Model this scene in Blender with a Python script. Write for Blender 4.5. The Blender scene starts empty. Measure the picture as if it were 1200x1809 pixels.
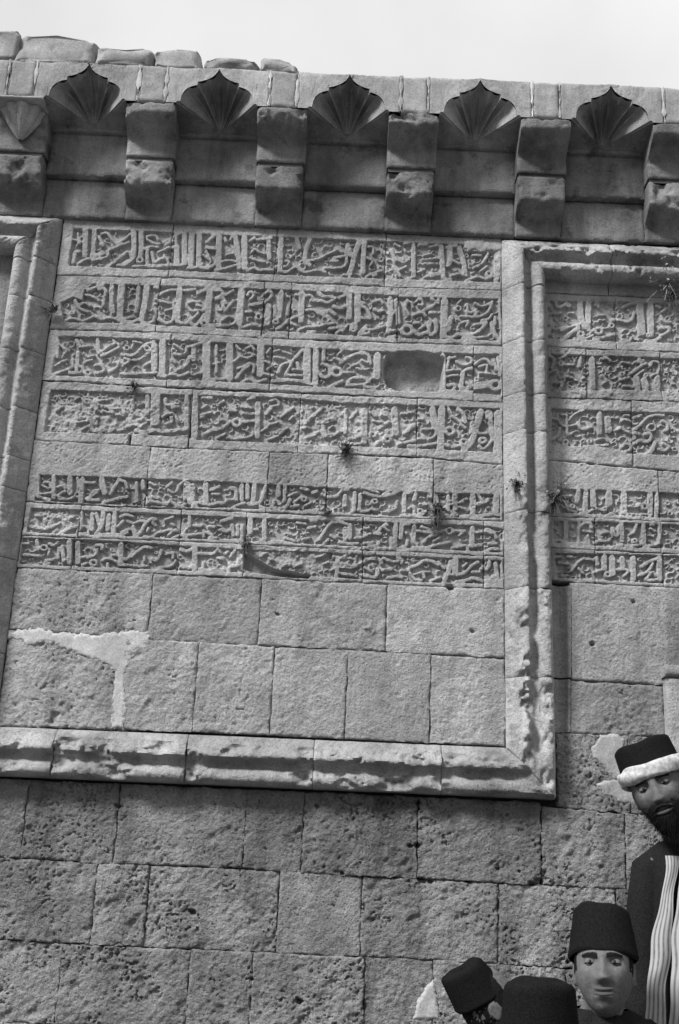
import bpy, math, random
import numpy as np
from mathutils import Vector, Matrix
random.seed(7); np.random.seed(7)
scene = bpy.context.scene
col = scene.collection

# ---------------------------------------------------------------- camera, sky, sun, exposure
FPX, CX, CY = 2000.0, 600.0, 904.5            # focal length and centre in photograph pixels
PITCH, ROLL, YAW = math.radians(17.98), math.radians(2.63), math.radians(0.34)
CAM = np.array([0.0, -5.5, 1.6])
cp, sp, cr, sr, cy, sy = math.cos(PITCH), math.sin(PITCH), math.cos(ROLL), math.sin(ROLL), math.cos(YAW), math.sin(YAW)
FWD = np.array([-sy*cp, cy*cp, sp]); R0 = np.array([cy, sy, 0.0]); U0 = np.cross(R0, FWD)
RIGHT = cr*R0 + sr*U0; UP = -sr*R0 + cr*U0
cam = bpy.data.cameras.new('camera'); cam.sensor_fit = 'VERTICAL'; cam.sensor_height = 24.0
cam.lens = 24.0*FPX/1809.0; cam.clip_start = 0.05; cam.clip_end = 3000
camo = bpy.data.objects.new('camera', cam); col.objects.link(camo)
m = Matrix.Identity(4)
for i in range(3):
    m[i][0] = RIGHT[i]; m[i][1] = UP[i]; m[i][2] = -FWD[i]; m[i][3] = CAM[i]
cam.dof.use_dof = True; cam.dof.focus_distance = 4.8; cam.dof.aperture_fstop = 6.5
camo.matrix_world = m; scene.camera = camo

SUNV = Vector((-0.60, -0.50, 0.76)).normalized()    # towards the sun
elev = math.asin(SUNV.z); azim = math.atan2(SUNV.x, SUNV.y)
w = bpy.data.worlds.new('World'); scene.world = w; w.use_nodes = True
nt = w.node_tree; nt.nodes.clear()
N = nt.nodes.new; L = nt.links.new
out = N('ShaderNodeOutputWorld'); bg = N('ShaderNodeBackground'); bg.inputs['Strength'].default_value = 0.036
sky = N('ShaderNodeTexSky'); sky.sky_type = 'NISHITA'; sky.sun_disc = False; sky.sun_elevation = elev; sky.sun_rotation = azim
bw = N('ShaderNodeRGBToBW'); L(sky.outputs[0], bw.inputs[0])
tc = N('ShaderNodeTexCoord'); nz = N('ShaderNodeTexNoise'); nz.inputs['Scale'].default_value = 1.7; nz.inputs['Detail'].default_value = 5
L(tc.outputs['Generated'], nz.inputs['Vector'])
mr = N('ShaderNodeMapRange'); mr.inputs[1].default_value = 0.3; mr.inputs[2].default_value = 0.7; mr.inputs[3].default_value = 6.2; mr.inputs[4].default_value = 11.0
L(nz.outputs[0], mr.inputs[0])
mx = N('ShaderNodeMix'); mx.inputs[0].default_value = 0.8
L(bw.outputs[0], mx.inputs[2]); L(mr.outputs[0], mx.inputs[3])
sxyz = N('ShaderNodeSeparateXYZ'); L(tc.outputs['Generated'], sxyz.inputs[0])     # overcast sky: brighter towards the zenith
grd = N('ShaderNodeMapRange'); grd.inputs[1].default_value = 0; grd.inputs[2].default_value = 1; grd.inputs[3].default_value = 0.33; grd.inputs[4].default_value = 1.15
L(sxyz.outputs[2], grd.inputs[0])
mu = N('ShaderNodeMath'); mu.operation = 'MULTIPLY'; L(mx.outputs[0], mu.inputs[0]); L(grd.outputs[0], mu.inputs[1])
L(mu.outputs[0], bg.inputs['Color']); L(bg.outputs[0], out.inputs[0])
sun = bpy.data.lights.new('sun', 'SUN'); sun.energy = 1.5; sun.angle = math.radians(14); sun.color = (1, 1, 1)
suno = bpy.data.objects.new('sun', sun); col.objects.link(suno)
suno.rotation_euler = (-SUNV).to_track_quat('-Z', 'Y').to_euler(); suno.location = (0, 0, 30)
scene.view_settings.view_transform = 'Standard'; scene.view_settings.look = 'None'
scene.view_settings.gamma = 1; scene.view_settings.exposure = 1.84
scene.view_settings.use_curve_mapping = False
scene.cycles.max_bounces = 5

# ---------------------------------------------------------------- helpers
def PW(px, py, Y=0.0):
    """photograph pixel -> point of the real plane y = Y (vectorised)"""
    px = np.asarray(px, float); py = np.asarray(py, float)
    d = [(px-CX)/FPX*RIGHT[k] - (py-CY)/FPX*UP[k] + FWD[k] for k in range(3)]
    t = (Y-CAM[1])/d[1]
    return CAM[0]+t*d[0], CAM[2]+t*d[2]
_tab = np.random.rand(8, 256, 256)
def vnoise(x, y, seed=0):
    T = _tab[seed % 8]
    x = x+seed*17.3; y = y+seed*9.1
    xi = np.floor(x).astype(int); yi = np.floor(y).astype(int)
    fx = x-xi; fy = y-yi; fx = fx*fx*(3-2*fx); fy = fy*fy*(3-2*fy)
    a = T[xi & 255, yi & 255]; b = T[(xi+1) & 255, yi & 255]; c = T[xi & 255, (yi+1) & 255]; d = T[(xi+1) & 255, (yi+1) & 255]
    return (a*(1-fx)+b*fx)*(1-fy)+(c*(1-fx)+d*fx)*fy
def fbm(x, y, seed=0, octv=4, gain=0.5):
    s = 0; a = 1; t = 0
    for k in range(octv):
        c, n = math.cos(.6*k), math.sin(.6*k)
        s = s+a*(vnoise(x*c-y*n, x*n+y*c, seed+k)*2-1); t += a; a *= gain; x = x*2.03; y = y*2.03
    return s/t
def sstep(x, a, b):
    t = np.clip((x-a)/(b-a), 0, 1); return t*t*(3-2*t)

def mesh_obj(name, V, F, mat, parent=None, angle=40, smooth=True):
    me = bpy.data.meshes.new(name)
    V = np.array(V, dtype=np.float32).reshape(-1, 3)
    if parent is not None and parent.type == 'EMPTY': V -= np.array(parent.location, dtype=np.float32)
    elif parent is not None and parent.parent is not None: V -= np.array(parent.parent.location, dtype=np.float32)
    if isinstance(F, np.ndarray):
        n, k = F.shape
        me.vertices.add(len(V)); me.vertices.foreach_set('co', V.ravel())
        me.loops.add(n*k); me.loops.foreach_set('vertex_index', F.ravel().astype(np.int32))
        me.polygons.add(n); me.polygons.foreach_set('loop_start', np.arange(0, n*k, k, dtype=np.int32))
        me.update(calc_edges=True)
    else:
        me.from_pydata([tuple(map(float, v)) for v in V], [], F); me.update()
    if smooth:
        me.polygons.foreach_set('use_smooth', np.ones(len(me.polygons), dtype=bool))
        if angle: me.set_sharp_from_angle(angle=math.radians(angle))
    me.materials.append(mat)
    o = bpy.data.objects.new(name, me); col.objects.link(o)
    if parent: o.parent = parent
    return o
def gridF(n, m, flip=False, off=0, closed=False):
    i, j = np.meshgrid(np.arange(n-1), np.arange(m if closed else m-1), indexing='ij'); i = i.ravel(); j = j.ravel(); j2 = (j+1) % m
    F = np.stack([i*m+j, (i+1)*m+j, (i+1)*m+j2, i*m+j2], 1)+off
    return F[:, ::-1].copy() if flip else F
def empty(name, loc=(0, 0, 0)):
    o = bpy.data.objects.new(name, None); col.objects.link(o); o.location = loc; o.empty_display_size = .2; return o
def tag(o, label=None, cat=None, group=None, kind=None):
    for k, v in (('label', label), ('category', cat), ('group', group), ('kind', kind)):
        if v: o[k] = v
    return o

# ---------------------------------------------------------------- materials (a black and white world: every colour is a grey)
def mat_new(name, val, rough=0.9, spec=0.2):
    mt = bpy.data.materials.new(name); mt.use_nodes = True
    b = mt.node_tree.nodes['Principled BSDF']
    b.inputs['Base Color'].default_value = (val, val, val, 1); b.inputs['Roughness'].default_value = rough
    b.inputs['Specular IOR Level'].default_value = spec
    return mt
def stone_mat(name, val, bump=1.0, pits=0.5, stain=0.25, fine=140):
    mt = mat_new(name, val, 0.95, 0.12); nt = mt.node_tree; N = nt.nodes.new; L = nt.links.new
    b = nt.nodes['Principled BSDF']
    tc = N('ShaderNodeTexCoord'); oi = N('ShaderNodeObjectInfo')
    def noise(sc, det, rg=0.55):
        n = N('ShaderNodeTexNoise'); n.inputs['Scale'].default_value = sc; n.inputs['Detail'].default_value = det; n.inputs['Roughness'].default_value = rg
        L(tc.outputs['Object'], n.inputs['Vector']); return n.outputs[0]
    def rng(x, a, c, lo, hi):
        r = N('ShaderNodeMapRange'); r.inputs[1].default_value = a; r.inputs[2].default_value = c; r.inputs[3].default_value = lo; r.inputs[4].default_value = hi
        L(x, r.inputs[0]); return r.outputs[0]
    def mul(x, y):
        q = N('ShaderNodeMath'); q.operation = 'MULTIPLY'
        L(x, q.inputs[0])
        if isinstance(y, float): q.inputs[1].default_value = y
        else: L(y, q.inputs[1])
        return q.outputs[0]
    big = rng(noise(2.3, 5, .6), .3, .7, 1-stain, 1+stain*.7)
    mid = rng(noise(17, 4, .65), .3, .7, .86, 1.13)
    fin = rng(noise(fine, 3, .7), .28, .72, .68, 1.30)
    per = rng(oi.outputs['Random'], 0, 1, .80, 1.13)
    vo = N('ShaderNodeTexVoronoi'); vo.inputs['Scale'].default_value = 55; L(tc.outputs['Object'], vo.inputs['Vector'])
    pz = rng(vo.outputs['Distance'], .08, .3, 1-pits, 1.0)
    gate = rng(noise(9, 2), .45, .62, 0.0, 1.0)
    mixp = N('ShaderNodeMix'); L(gate, mixp.inputs[0]); mixp.inputs[2].default_value = 1.0; L(pz, mixp.inputs[3])
    mp = N('ShaderNodeMapping'); mp.inputs['Scale'].default_value = (7, 7, .9); L(tc.outputs['Object'], mp.inputs[0])      # rain streaks of soot
    ns = N('ShaderNodeTexNoise'); ns.inputs['Scale'].default_value = 1; ns.inputs['Detail'].default_value = 5; ns.inputs['Roughness'].default_value = .6; L(mp.outputs[0], ns.inputs['Vector'])
    streak = rng(ns.outputs[0], .32, .56, 1-stain*1.1, 1.04)
    lich = rng(noise(6.5, 6, .72), .56, .66, 1.0, 1-stain*1.2)
    c = mul(mul(mul(mul(mul(mul(mul(big, mid), fin), per), mixp.outputs[0]), streak), lich), float(val))
    cc = N('ShaderNodeCombineColor'); [L(c, cc.inputs[i]) for i in range(3)]
    L(cc.outputs[0], b.inputs['Base Color'])
    h1 = noise(70, 5, .7); h2 = rng(vo.outputs['Distance'], .0, .35, 0.0, 1.0)
    ad = N('ShaderNodeMath'); ad.operation = 'ADD'; L(mul(h1, 1.3), ad.inputs[0]); L(mul(h2, 0.5*pits), ad.inputs[1])
    bp = N('ShaderNodeBump'); bp.inputs['Strength'].default_value = min(1, .8*bump); bp.inputs['Distance'].default_value = 0.013*bump
    L(ad.outputs[0], bp.inputs['Height']); L(bp.outputs[0], b.inputs['Normal'])
    return mt
M_carve = stone_mat('carved limestone', .355, .8, .4, .24)
M_plain = stone_mat('dressed limestone', .345, 1.0, .5, .28)
M_rough = stone_mat('pitted limestone', .295, 1.3, .75, .34, 110)
M_mould = stone_mat('moulding limestone', .365, .9, .45, .28)
M_corn = stone_mat('cornice limestone', .215, .7, .3, .4)  # grimy stone, darkened further so its colour carries shade under the overhang
M_shell = stone_mat('shell limestone', .34, .4, .15, .25)
M_fascia = stone_mat('parapet limestone', .34, .45, .2, .25)
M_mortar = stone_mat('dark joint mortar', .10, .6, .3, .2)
M_mlight = stone_mat('pale joint mortar', .44, .3, .1, .1)
M_plaster = stone_mat('pale plaster', .47, .3, .12, .12)
M_plaster2 = stone_mat('dull plaster', .34, .4, .15, .2)
M_ground = stone_mat('dusty ground', .12, .6, .3, .3)
def cloth_mat(name, val, sc=400, amp=.3, bump=.3):
    mt = mat_new(name, val, .95, .05); nt = mt.node_tree; N = nt.nodes.new; L = nt.links.new; b = nt.nodes['Principled BSDF']
    tc = N('ShaderNodeTexCoord'); n = N('ShaderNodeTexNoise'); n.inputs['Scale'].default_value = sc; n.inputs['Detail'].default_value = 4
    L(tc.outputs['Object'], n.inputs['Vector'])
    r = N('ShaderNodeMapRange'); r.inputs[1].default_value = .3; r.inputs[2].default_value = .7; r.inputs[3].default_value = val*(1-amp); r.inputs[4].default_value = val*(1+amp)
    L(n.outputs[0], r.inputs[0]); cc = N('ShaderNodeCombineColor'); [L(r.outputs[0], cc.inputs[i]) for i in range(3)]
    L(cc.outputs[0], b.inputs['Base Color'])
    bp = N('ShaderNodeBump'); bp.inputs['Strength'].default_value = bump; bp.inputs['Distance'].default_value = .002
    L(n.outputs[0], bp.inputs['Height']); L(bp.outputs[0], b.inputs['Normal'])
    return mt
M_felt = cloth_mat('dark felt', .009, 260, .5, .5)
M_wool = cloth_mat('dark wool', .015, 200, .4, .4)
M_wrap = cloth_mat('white cotton wrap', .42, 90, .35, .5)
M_skin = cloth_mat('sunburnt skin', .125, 110, .18, .3)
M_skin2 = cloth_mat('weathered skin', .12, 90, .25, .5)
M_hair = cloth_mat('black hair', .012, 500, .5, .6)
M_lip = cloth_mat('lip skin', .08, 200, .1, .1)
M_eye = mat_new('eye white', .07, .5, .2)
M_iris = mat_new('dark iris', .006, .5, .2)
M_leaf = cloth_mat('dark leaf', .085, 60, .5, .2)
M_dry = cloth_mat('dry stem', .30, 60, .4, .2)
M_wood = cloth_mat('old door wood', .06, 40, .5, .6)
def stripe_mat():
    mt = mat_new('striped cotton', .5, .95, .05); nt = mt.node_tree; N = nt.nodes.new; L = nt.links.new; b = nt.nodes['Principled BSDF']
    uv = N('ShaderNodeUVMap'); sx = N('ShaderNodeSeparateXYZ'); L(uv.outputs[0], sx.inputs[0])
    q = N('ShaderNodeMath'); q.operation = 'MULTIPLY'; q.inputs[1].default_value = 27; L(sx.outputs[0], q.inputs[0])
    s = N('ShaderNodeMath'); s.operation = 'SINE'; L(q.outputs[0], s.inputs[0])
    n = N('ShaderNodeTexNoise'); n.inputs['Scale'].default_value = 60; tc = N('ShaderNodeTexCoord'); L(tc.outputs['Object'], n.inputs['Vector'])
    a = N('ShaderNodeMath'); a.operation = 'ADD'; L(s.outputs[0], a.inputs[0]); L(n.outputs[0], a.inputs[1])
    r = N('ShaderNodeMapRange'); r.inputs[1].default_value = -.6; r.inputs[2].default_value = .9; r.inputs[3].default_value = .12; r.inputs[4].default_value = .36
    L(a.outputs[0], r.inputs[0]); cc = N('ShaderNodeCombineColor'); [L(r.outputs[0], cc.inputs[i]) for i in range(3)]
    L(cc.outputs[0], b.inputs['Base Color']); return mt
M_stripe = stripe_mat()
# ---------------------------------------------------------------- carved script, traced stroke by stroke
# each block: origin x, origin y, scale | strokes "width x y x y ..." ; ring "o x y radius width"
TR = []
TR.append((100,390,4,"""
36 205 70 203 150 200 240;30 268 60 262 210 250 240;14 150 100 165 160;14 150 85 160 150;14 120 130 185 150;14 175 110 140 180;26 120 290 130 215 160 215;22 150 300 200 270 240 265 320 235 350 225;20 250 240 290 240 320 215
20 320 90 360 80 400 140 440 170;20 310 160 340 180 300 110;20 430 160 480 130 520 90 550 80;20 380 200 440 175 510 150;20 360 210 370 240 340 260 250 280;22 360 320 420 285 480 230 510 210 530 250;34 545 85 548 180 545 250;34 600 80 600 200 590 250
18 450 250 480 240;18 470 300 520 270 545 265;20 430 310 490 315 540 270;20 540 320 600 320 660 310;o 590 275 20 18;20 640 110 700 95 720 130;18 640 130 690 160 730 160;18 610 190 640 200 660 180 720 185;22 640 190 640 290;20 675 220 690 290
22 760 150 830 110 915 65;18 770 170 820 140;18 780 190 840 180;18 720 220 770 200;20 845 90 845 170;20 700 290 740 260 800 260;22 650 320 720 315 800 310 900 310;18 760 240 800 300;34 850 180 850 290;34 905 100 905 300;38 955 100 950 300;34 1010 100 1005 310
20 930 330 1000 330 1030 300;20 1030 330 1100 320 1130 290;20 1060 150 1110 100;18 1060 180 1115 190;16 1060 215 1100 290 1040 240;34 1150 90 1145 330
20 60 700 120 685 180 705 235 690 270 665 320 700 360 680 430 690;20 150 600 200 570 240 600;22 130 560 160 620 220 640;20 210 520 260 530 300 560;22 220 490 280 460 330 450;22 300 480 340 470 350 500 330 560 330 600;30 390 460 385 560 400 640;44 460 455 455 560 445 690
28 580 470 570 600 560 640;40 640 460 620 600 600 690;24 440 700 520 720 590 690;18 470 690 540 675;22 600 690 600 720 680 715 690 680;20 690 470 720 470;22 720 520 780 490 840 485;20 720 560 790 575 830 580 820 620 770 630;22 720 690 780 725 830 700 830 600;38 870 480 860 600 855 700
22 855 710 920 730 940 690;20 900 490 980 480;22 1000 510 1060 480;20 920 580 970 565 1010 570;20 920 600 960 640 1000 620 1040 640 1040 600 990 590;24 950 720 980 740 1010 710 1040 660;22 940 710 970 680 1000 650;42 1085 480 1075 600 1065 700;24 1060 750 1100 740 1200 735;o 1045 720 22 20;22 1120 480 1160 480 1180 520 1130 540"""))
TR.append((350,400,4,"""
20 15 290 80 300 130 260;18 70 110 120 60;18 60 150 120 160;16 60 210 100 240 70 270;36 150 70 145 290;20 120 305 180 300 240 280 280 270;20 200 100 190 80;20 230 90 240 70;18 200 200 240 190;18 160 250 220 235 280 250;32 265 75 290 200 290 290;38 330 80 330 290
20 370 100 400 80;18 380 180 400 150 430 180 470 190;18 370 220 420 240 470 250;28 500 100 505 220;20 420 90 520 80;22 350 310 400 285 430 310 480 300 530 310 550 280;32 590 85 585 200 580 300;18 620 240 650 240 630 280 610 280;22 570 315 640 320 670 290 700 280 720 310 760 325 850 300 900 320
26 700 90 720 150;30 790 90 760 170 755 250 790 270;20 780 240 860 225 920 190 970 170;18 970 150 1020 180;20 960 220 1040 205;20 1050 210 1050 290 900 290;18 940 240 990 240;34 1140 110 1110 200 1070 340;30 1060 130 1080 200;20 1030 340 1080 340;32 1180 100 1170 200 1170 320
22 0 460 70 440;20 120 450 180 450 180 490;20 130 510 180 500 200 540;20 200 480 250 450;22 170 530 190 600 210 570 250 520;22 50 700 120 690 200 700 260 680 275 640 200 630 170 660;44 310 450 300 560 295 680;20 350 480 370 450 400 480 370 510;24 370 550 470 540 530 480 510 450 470 470
20 340 600 380 600;o 430 635 22 18;22 300 710 380 690 450 700;38 500 560 490 680;34 590 470 580 600 570 640;24 545 560 545 640;24 560 720 600 700 650 650 700 630;o 550 670 18 18;20 640 560 630 620;22 690 480 720 480;36 735 470 730 660;22 760 490 800 480 820 520;22 770 590 820 580 860 620
24 850 470 900 500 950 490;24 800 520 870 520 920 540 970 500;24 1000 500 1040 480;26 960 560 1010 580 1040 560;24 930 590 970 620;32 1070 480 1070 640;38 1130 490 1130 660;20 660 680 700 700;22 710 730 770 700 830 710 900 690 960 680;20 780 740 830 740;22 930 720 990 710 1040 700 980 750;o 1100 700 20 20;22 1140 750 1190 700"""))
TR.append((600,410,4,"""
18 205 100 240 100 240 150;18 200 180 240 200 220 230;20 190 310 230 290 300 270;18 240 310 260 300;18 370 120 400 200;18 400 180 450 220 480 200;18 430 260 470 240;16 390 80 430 100;18 460 80 500 70;20 420 290 430 310;20 500 320 530 310;18 380 240 420 290;26 525 90 525 300
18 560 90 620 80;16 640 100 700 90;16 600 160 650 150;18 590 190 700 180;18 600 220 690 220;18 560 280 600 260;20 600 320 650 290 720 290;18 650 310 700 300;30 720 100 735 310;32 780 100 790 200 770 230;18 760 100 830 95;32 850 110 880 200 890 300;18 810 200 850 220;20 800 300 860 290 900 310;18 740 330 790 330
18 940 160 1000 160;20 1050 150 1020 210 980 240;18 1040 240 1000 270;16 950 250 980 230;20 900 340 970 310 1050 330 1080 310;o 1058 290 20 18;34 1115 160 1110 330
18 150 490 180 500;22 160 520 200 540 220 600;22 240 490 290 470 310 500;22 250 540 280 560 310 550;20 140 600 220 610;32 360 470 370 560 345 700;20 400 560 350 590;28 402 480 420 640;22 140 720 180 680 230 690 320 660;20 160 720 210 710;o 100 680 22 18;18 60 650 20 700;20 350 740 400 730;18 350 690 410 690
20 480 480 460 530 490 580;18 470 490 510 490 520 530;18 540 490 560 470 590 480 590 520 560 510;22 530 580 590 560 610 590;22 600 550 650 530 700 480;24 640 570 680 570;22 530 640 560 640;18 650 470 700 500;o 480 690 38 26;26 530 700 560 730 620 700 650 730 690 690 680 620;20 570 680 600 660;24 640 630 630 700
44 745 490 745 600 735 720;30 790 600 770 690;24 730 740 800 745 840 720;o 840 540 20 16;18 890 520 910 500 900 560 940 570 970 540;16 860 480 840 500;18 960 500 1010 530 1080 490;20 1080 490 1060 560 990 600 860 590;18 980 560 940 600;18 860 640 920 620 900 660;20 1010 620 1060 610 1080 580;20 960 650 1030 640
24 840 720 930 730 1000 690 1040 640;20 870 750 960 745 1040 740;28 1080 640 1090 700 1120 750 1140 740;20 1100 600 1100 650"""))
TR.append((60,585,4,"""
20 170 60 165 180;16 180 90 230 130;16 230 140 200 180;18 150 240 200 210 230 200;24 300 60 320 100;18 320 110 400 100;16 330 60 350 90;26 450 60 460 150;26 310 150 300 270;18 370 170 350 150;18 370 210 410 200;16 380 180 420 170;22 480 140 520 110 570 80;22 480 170 530 150 600 110;16 560 60 600 90
22 140 300 200 280 250 260 280 250 270 200;22 250 290 300 290 340 290 350 250 310 240;o 380 290 20 20;22 430 240 460 230 490 250 500 285 440 290;22 540 280 590 250 600 210 560 220;22 620 160 700 170 740 140 780 90 850 70;o 655 115 18 14;16 690 120 700 90;16 700 70 760 80;o 800 120 18 14
18 640 190 690 200 640 230;20 700 200 750 200 820 140;20 780 240 850 200;40 850 100 850 260;20 610 300 700 300 780 295 870 290;42 910 80 905 300;18 990 90 1050 130;20 1090 110 1190 80;20 990 160 1070 170 1080 110;20 980 200 1000 220;26 1100 180 1080 240 1020 270;22 980 300 1040 320 1090 290;30 1130 120 1130 200;20 1150 300 1190 290;20 880 310 920 320 980 300
16 160 560 200 530;14 290 480 320 460;14 340 470 400 560;16 460 490 520 480;16 460 520 540 550 600 540;16 440 560 560 570;18 310 610 360 600;18 300 640 380 630;18 340 690 400 660;22 400 660 410 700 470 710;22 480 690 510 710 560 690;20 600 700 700 660 730 660;16 450 600 440 650;16 560 580 620 600
20 740 520 780 500;20 700 520 690 560;56 860 450 855 640;28 802 460 800 580;18 735 620 800 630 830 620;20 740 680 790 640;28 720 700 790 720 860 690 900 710 1000 700 1080 690;24 930 480 930 520 980 520;20 980 540 1020 530;20 910 600 940 580;20 940 650 980 640 970 610;16 1000 590 1020 640;28 1080 460 1080 690;18 1000 750 1080 740"""))
TR.append((310,595,4,"""
48 220 50 220 290;18 290 60 290 130;16 270 190 310 180;18 290 150 290 250;44 385 60 385 290;22 200 300 270 300 350 295;20 420 170 460 130 500 150 540 140;16 430 60 460 90;18 500 80 540 60 560 90;16 520 110 560 130;20 440 220 490 210 520 180 560 200;24 430 290 470 240 520 200;18 550 250 560 200;44 605 60 600 260
22 470 320 520 290 570 320 640 300;18 650 110 670 80;18 640 170 690 200 650 230;16 700 100 740 90;18 700 140 770 150;20 630 260 690 270;22 730 250 740 200 790 180 830 170;20 780 260 810 210 820 180;16 760 100 820 120;22 840 150 900 90;20 860 180 880 230;20 780 265 900 270;18 830 230 920 230;46 932 100 930 300;26 690 310 780 300 880 310 960 330
36 995 90 990 330;24 1050 90 1050 160;26 1010 250 1050 290 1100 270 1090 200 1040 190;o 1140 245 34 24;18 1120 150 1190 170;16 1150 120 1190 90;24 1100 350 1180 310
40 140 430 135 700;18 190 430 260 430;18 190 500 220 480;20 180 550 250 530;18 180 570 200 560;20 300 480 340 450;20 180 630 220 640;26 200 690 260 650 330 650 390 590;20 300 710 350 680;18 330 580 380 600;18 380 520 430 520;o 435 600 30 24;20 480 540 550 540;18 470 490 540 500;18 510 440 560 430;20 480 600 560 590;20 370 710 450 720 540 700 550 670
34 585 470 580 700;22 640 540 680 500;20 670 450 720 440 740 480 680 490;20 750 560 830 500;18 810 580 830 560;18 660 620 720 600;18 610 660 650 640;20 660 720 720 700;20 740 680 790 640;22 920 610 960 570 1040 500;18 900 640 950 640;22 1050 600 1130 580;20 960 700 1010 670;22 1070 700 1130 690 1180 660;22 1050 630 1060 700;18 1090 640 1110 630"""))
TR.append((600,615,4,"""
24 10 100 80 50 150 30 200 40;18 100 120 130 110;18 160 80 200 100;18 30 170 100 170;18 120 140 190 150;24 60 240 80 210 160 200 210 230;20 50 260 140 260 210 240;22 180 270 250 280;18 230 210 270 210;20 210 60 220 110;42 270 50 265 200
38 730 60 730 290;18 780 60 760 140;18 770 70 820 60;20 830 90 870 120 930 110 940 70 900 60;18 760 160 800 150 860 150;24 870 220 880 150 940 140;18 760 200 800 190 840 190;24 770 260 830 250 800 300;24 870 170 860 300;22 880 280 940 280 900 240;20 760 300 940 310
20 960 110 1000 80 1040 70 1080 120;18 990 130 1050 110 1040 160;22 1090 80 1110 150;18 1000 170 1080 180 1130 190;30 960 260 1010 250 1060 250 1060 270 960 280;o 1102 260 36 26;16 1120 60 1130 170
20 50 430 40 600;22 80 490 120 440;36 180 440 175 660;20 70 640 150 620;20 20 660 110 680 160 670;18 240 510 300 520;22 280 560 350 520;18 220 450 260 480;o 240 605 18 20;16 300 470 330 480;o 340 640 24 22;26 210 640 240 690 280 660;38 390 430 400 600;26 460 600 530 540;18 440 460 520 450;22 420 680 480 660 540 650;24 490 690 600 690 680 670
18 560 500 590 500;20 590 570 650 570;20 560 640 600 640;20 640 640 680 620 690 560;38 660 430 680 560;44 725 430 715 700;16 770 420 790 460;22 800 480 860 520;26 840 430 880 460 890 520;20 860 540 890 560;o 780 585 30 24;26 750 680 800 700 870 680 900 700;o 880 660 22 20
42 1000 450 970 560 930 680 880 710;46 1055 460 1060 480;26 1060 480 1080 560 1080 650;20 990 600 1040 600;o 1012 650 22 22;22 990 690 1020 720 1080 650;42 1120 460 1115 720;22 940 520 930 600"""))
TR.append((30,820,4,"""
26 150 90 145 220;18 190 130 230 120 240 180 180 150;18 190 210 240 200;18 130 200 170 210;20 150 230 230 250;28 260 90 260 230;20 290 160 320 150 340 170;20 290 220 340 190;34 375 100 375 200;22 300 240 360 250 400 230;22 430 100 440 160;o 430 215 18 18;32 465 110 450 260;20 480 130 550 130
22 490 240 560 210 580 180 540 190 520 220;20 500 250 580 250;36 600 110 620 200;22 610 270 680 250 720 240;24 720 110 680 180 660 210;20 720 110 760 120;20 770 130 780 170;22 720 240 780 230;22 845 130 850 260;24 890 120 895 170;18 940 130 980 150;18 890 270 920 260 910 230;20 960 230 1000 240;22 900 280 950 260 1000 270 1060 290 1090 250;22 1060 160 1100 130;18 1070 180 1100 200
20 1130 190 1150 140 1190 120;22 1100 270 1150 300 1190 280;14 130 360 160 370;20 100 440 160 450;18 170 460 240 450;20 250 440 300 410;20 310 490 370 450 430 440;18 380 380 400 370;22 455 340 455 430;22 430 490 500 490;20 430 470 470 430 510 450 500 480;26 530 350 530 460;30 610 340 600 440 560 490;30 650 360 640 460;30 690 350 680 490;24 560 350 585 430;22 560 500 640 490 740 500 780 480
20 730 370 770 350 820 370;20 710 440 750 400;20 780 400 830 420 860 400 910 400;26 820 440 830 510 880 480 900 420 950 380 980 390;22 740 480 800 450 840 470;22 900 510 950 520 990 480 1020 470;20 920 470 930 450;20 960 410 980 430;20 1050 390 1100 370;20 1010 480 1070 460 1130 470;18 1090 420 1110 430;18 1070 500 1120 460;20 1100 520 1150 500
18 45 560 80 560;20 50 640 100 640 170 650;24 140 540 150 600;o 190 590 22 16;20 230 560 260 580 290 550;18 230 600 220 640;20 200 680 260 670;26 320 580 330 680;20 295 590 290 660;34 370 550 370 690;20 190 700 230 700;34 430 560 430 690;24 560 570 610 570 600 600;20 440 660 490 650;20 500 660 560 640 570 600;20 460 710 490 700;o 540 695 24 18;20 600 680 640 660 710 690;20 680 640 730 640
20 640 700 640 730;34 735 570 735 700;24 740 670 780 670 860 610 900 580 950 590;20 900 680 900 650;24 960 670 990 680 1010 640 1020 610;22 1070 630 1110 620 1100 660;20 720 710 800 710 860 720 920 720;20 1000 730 1100 720 1120 680"""))
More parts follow.
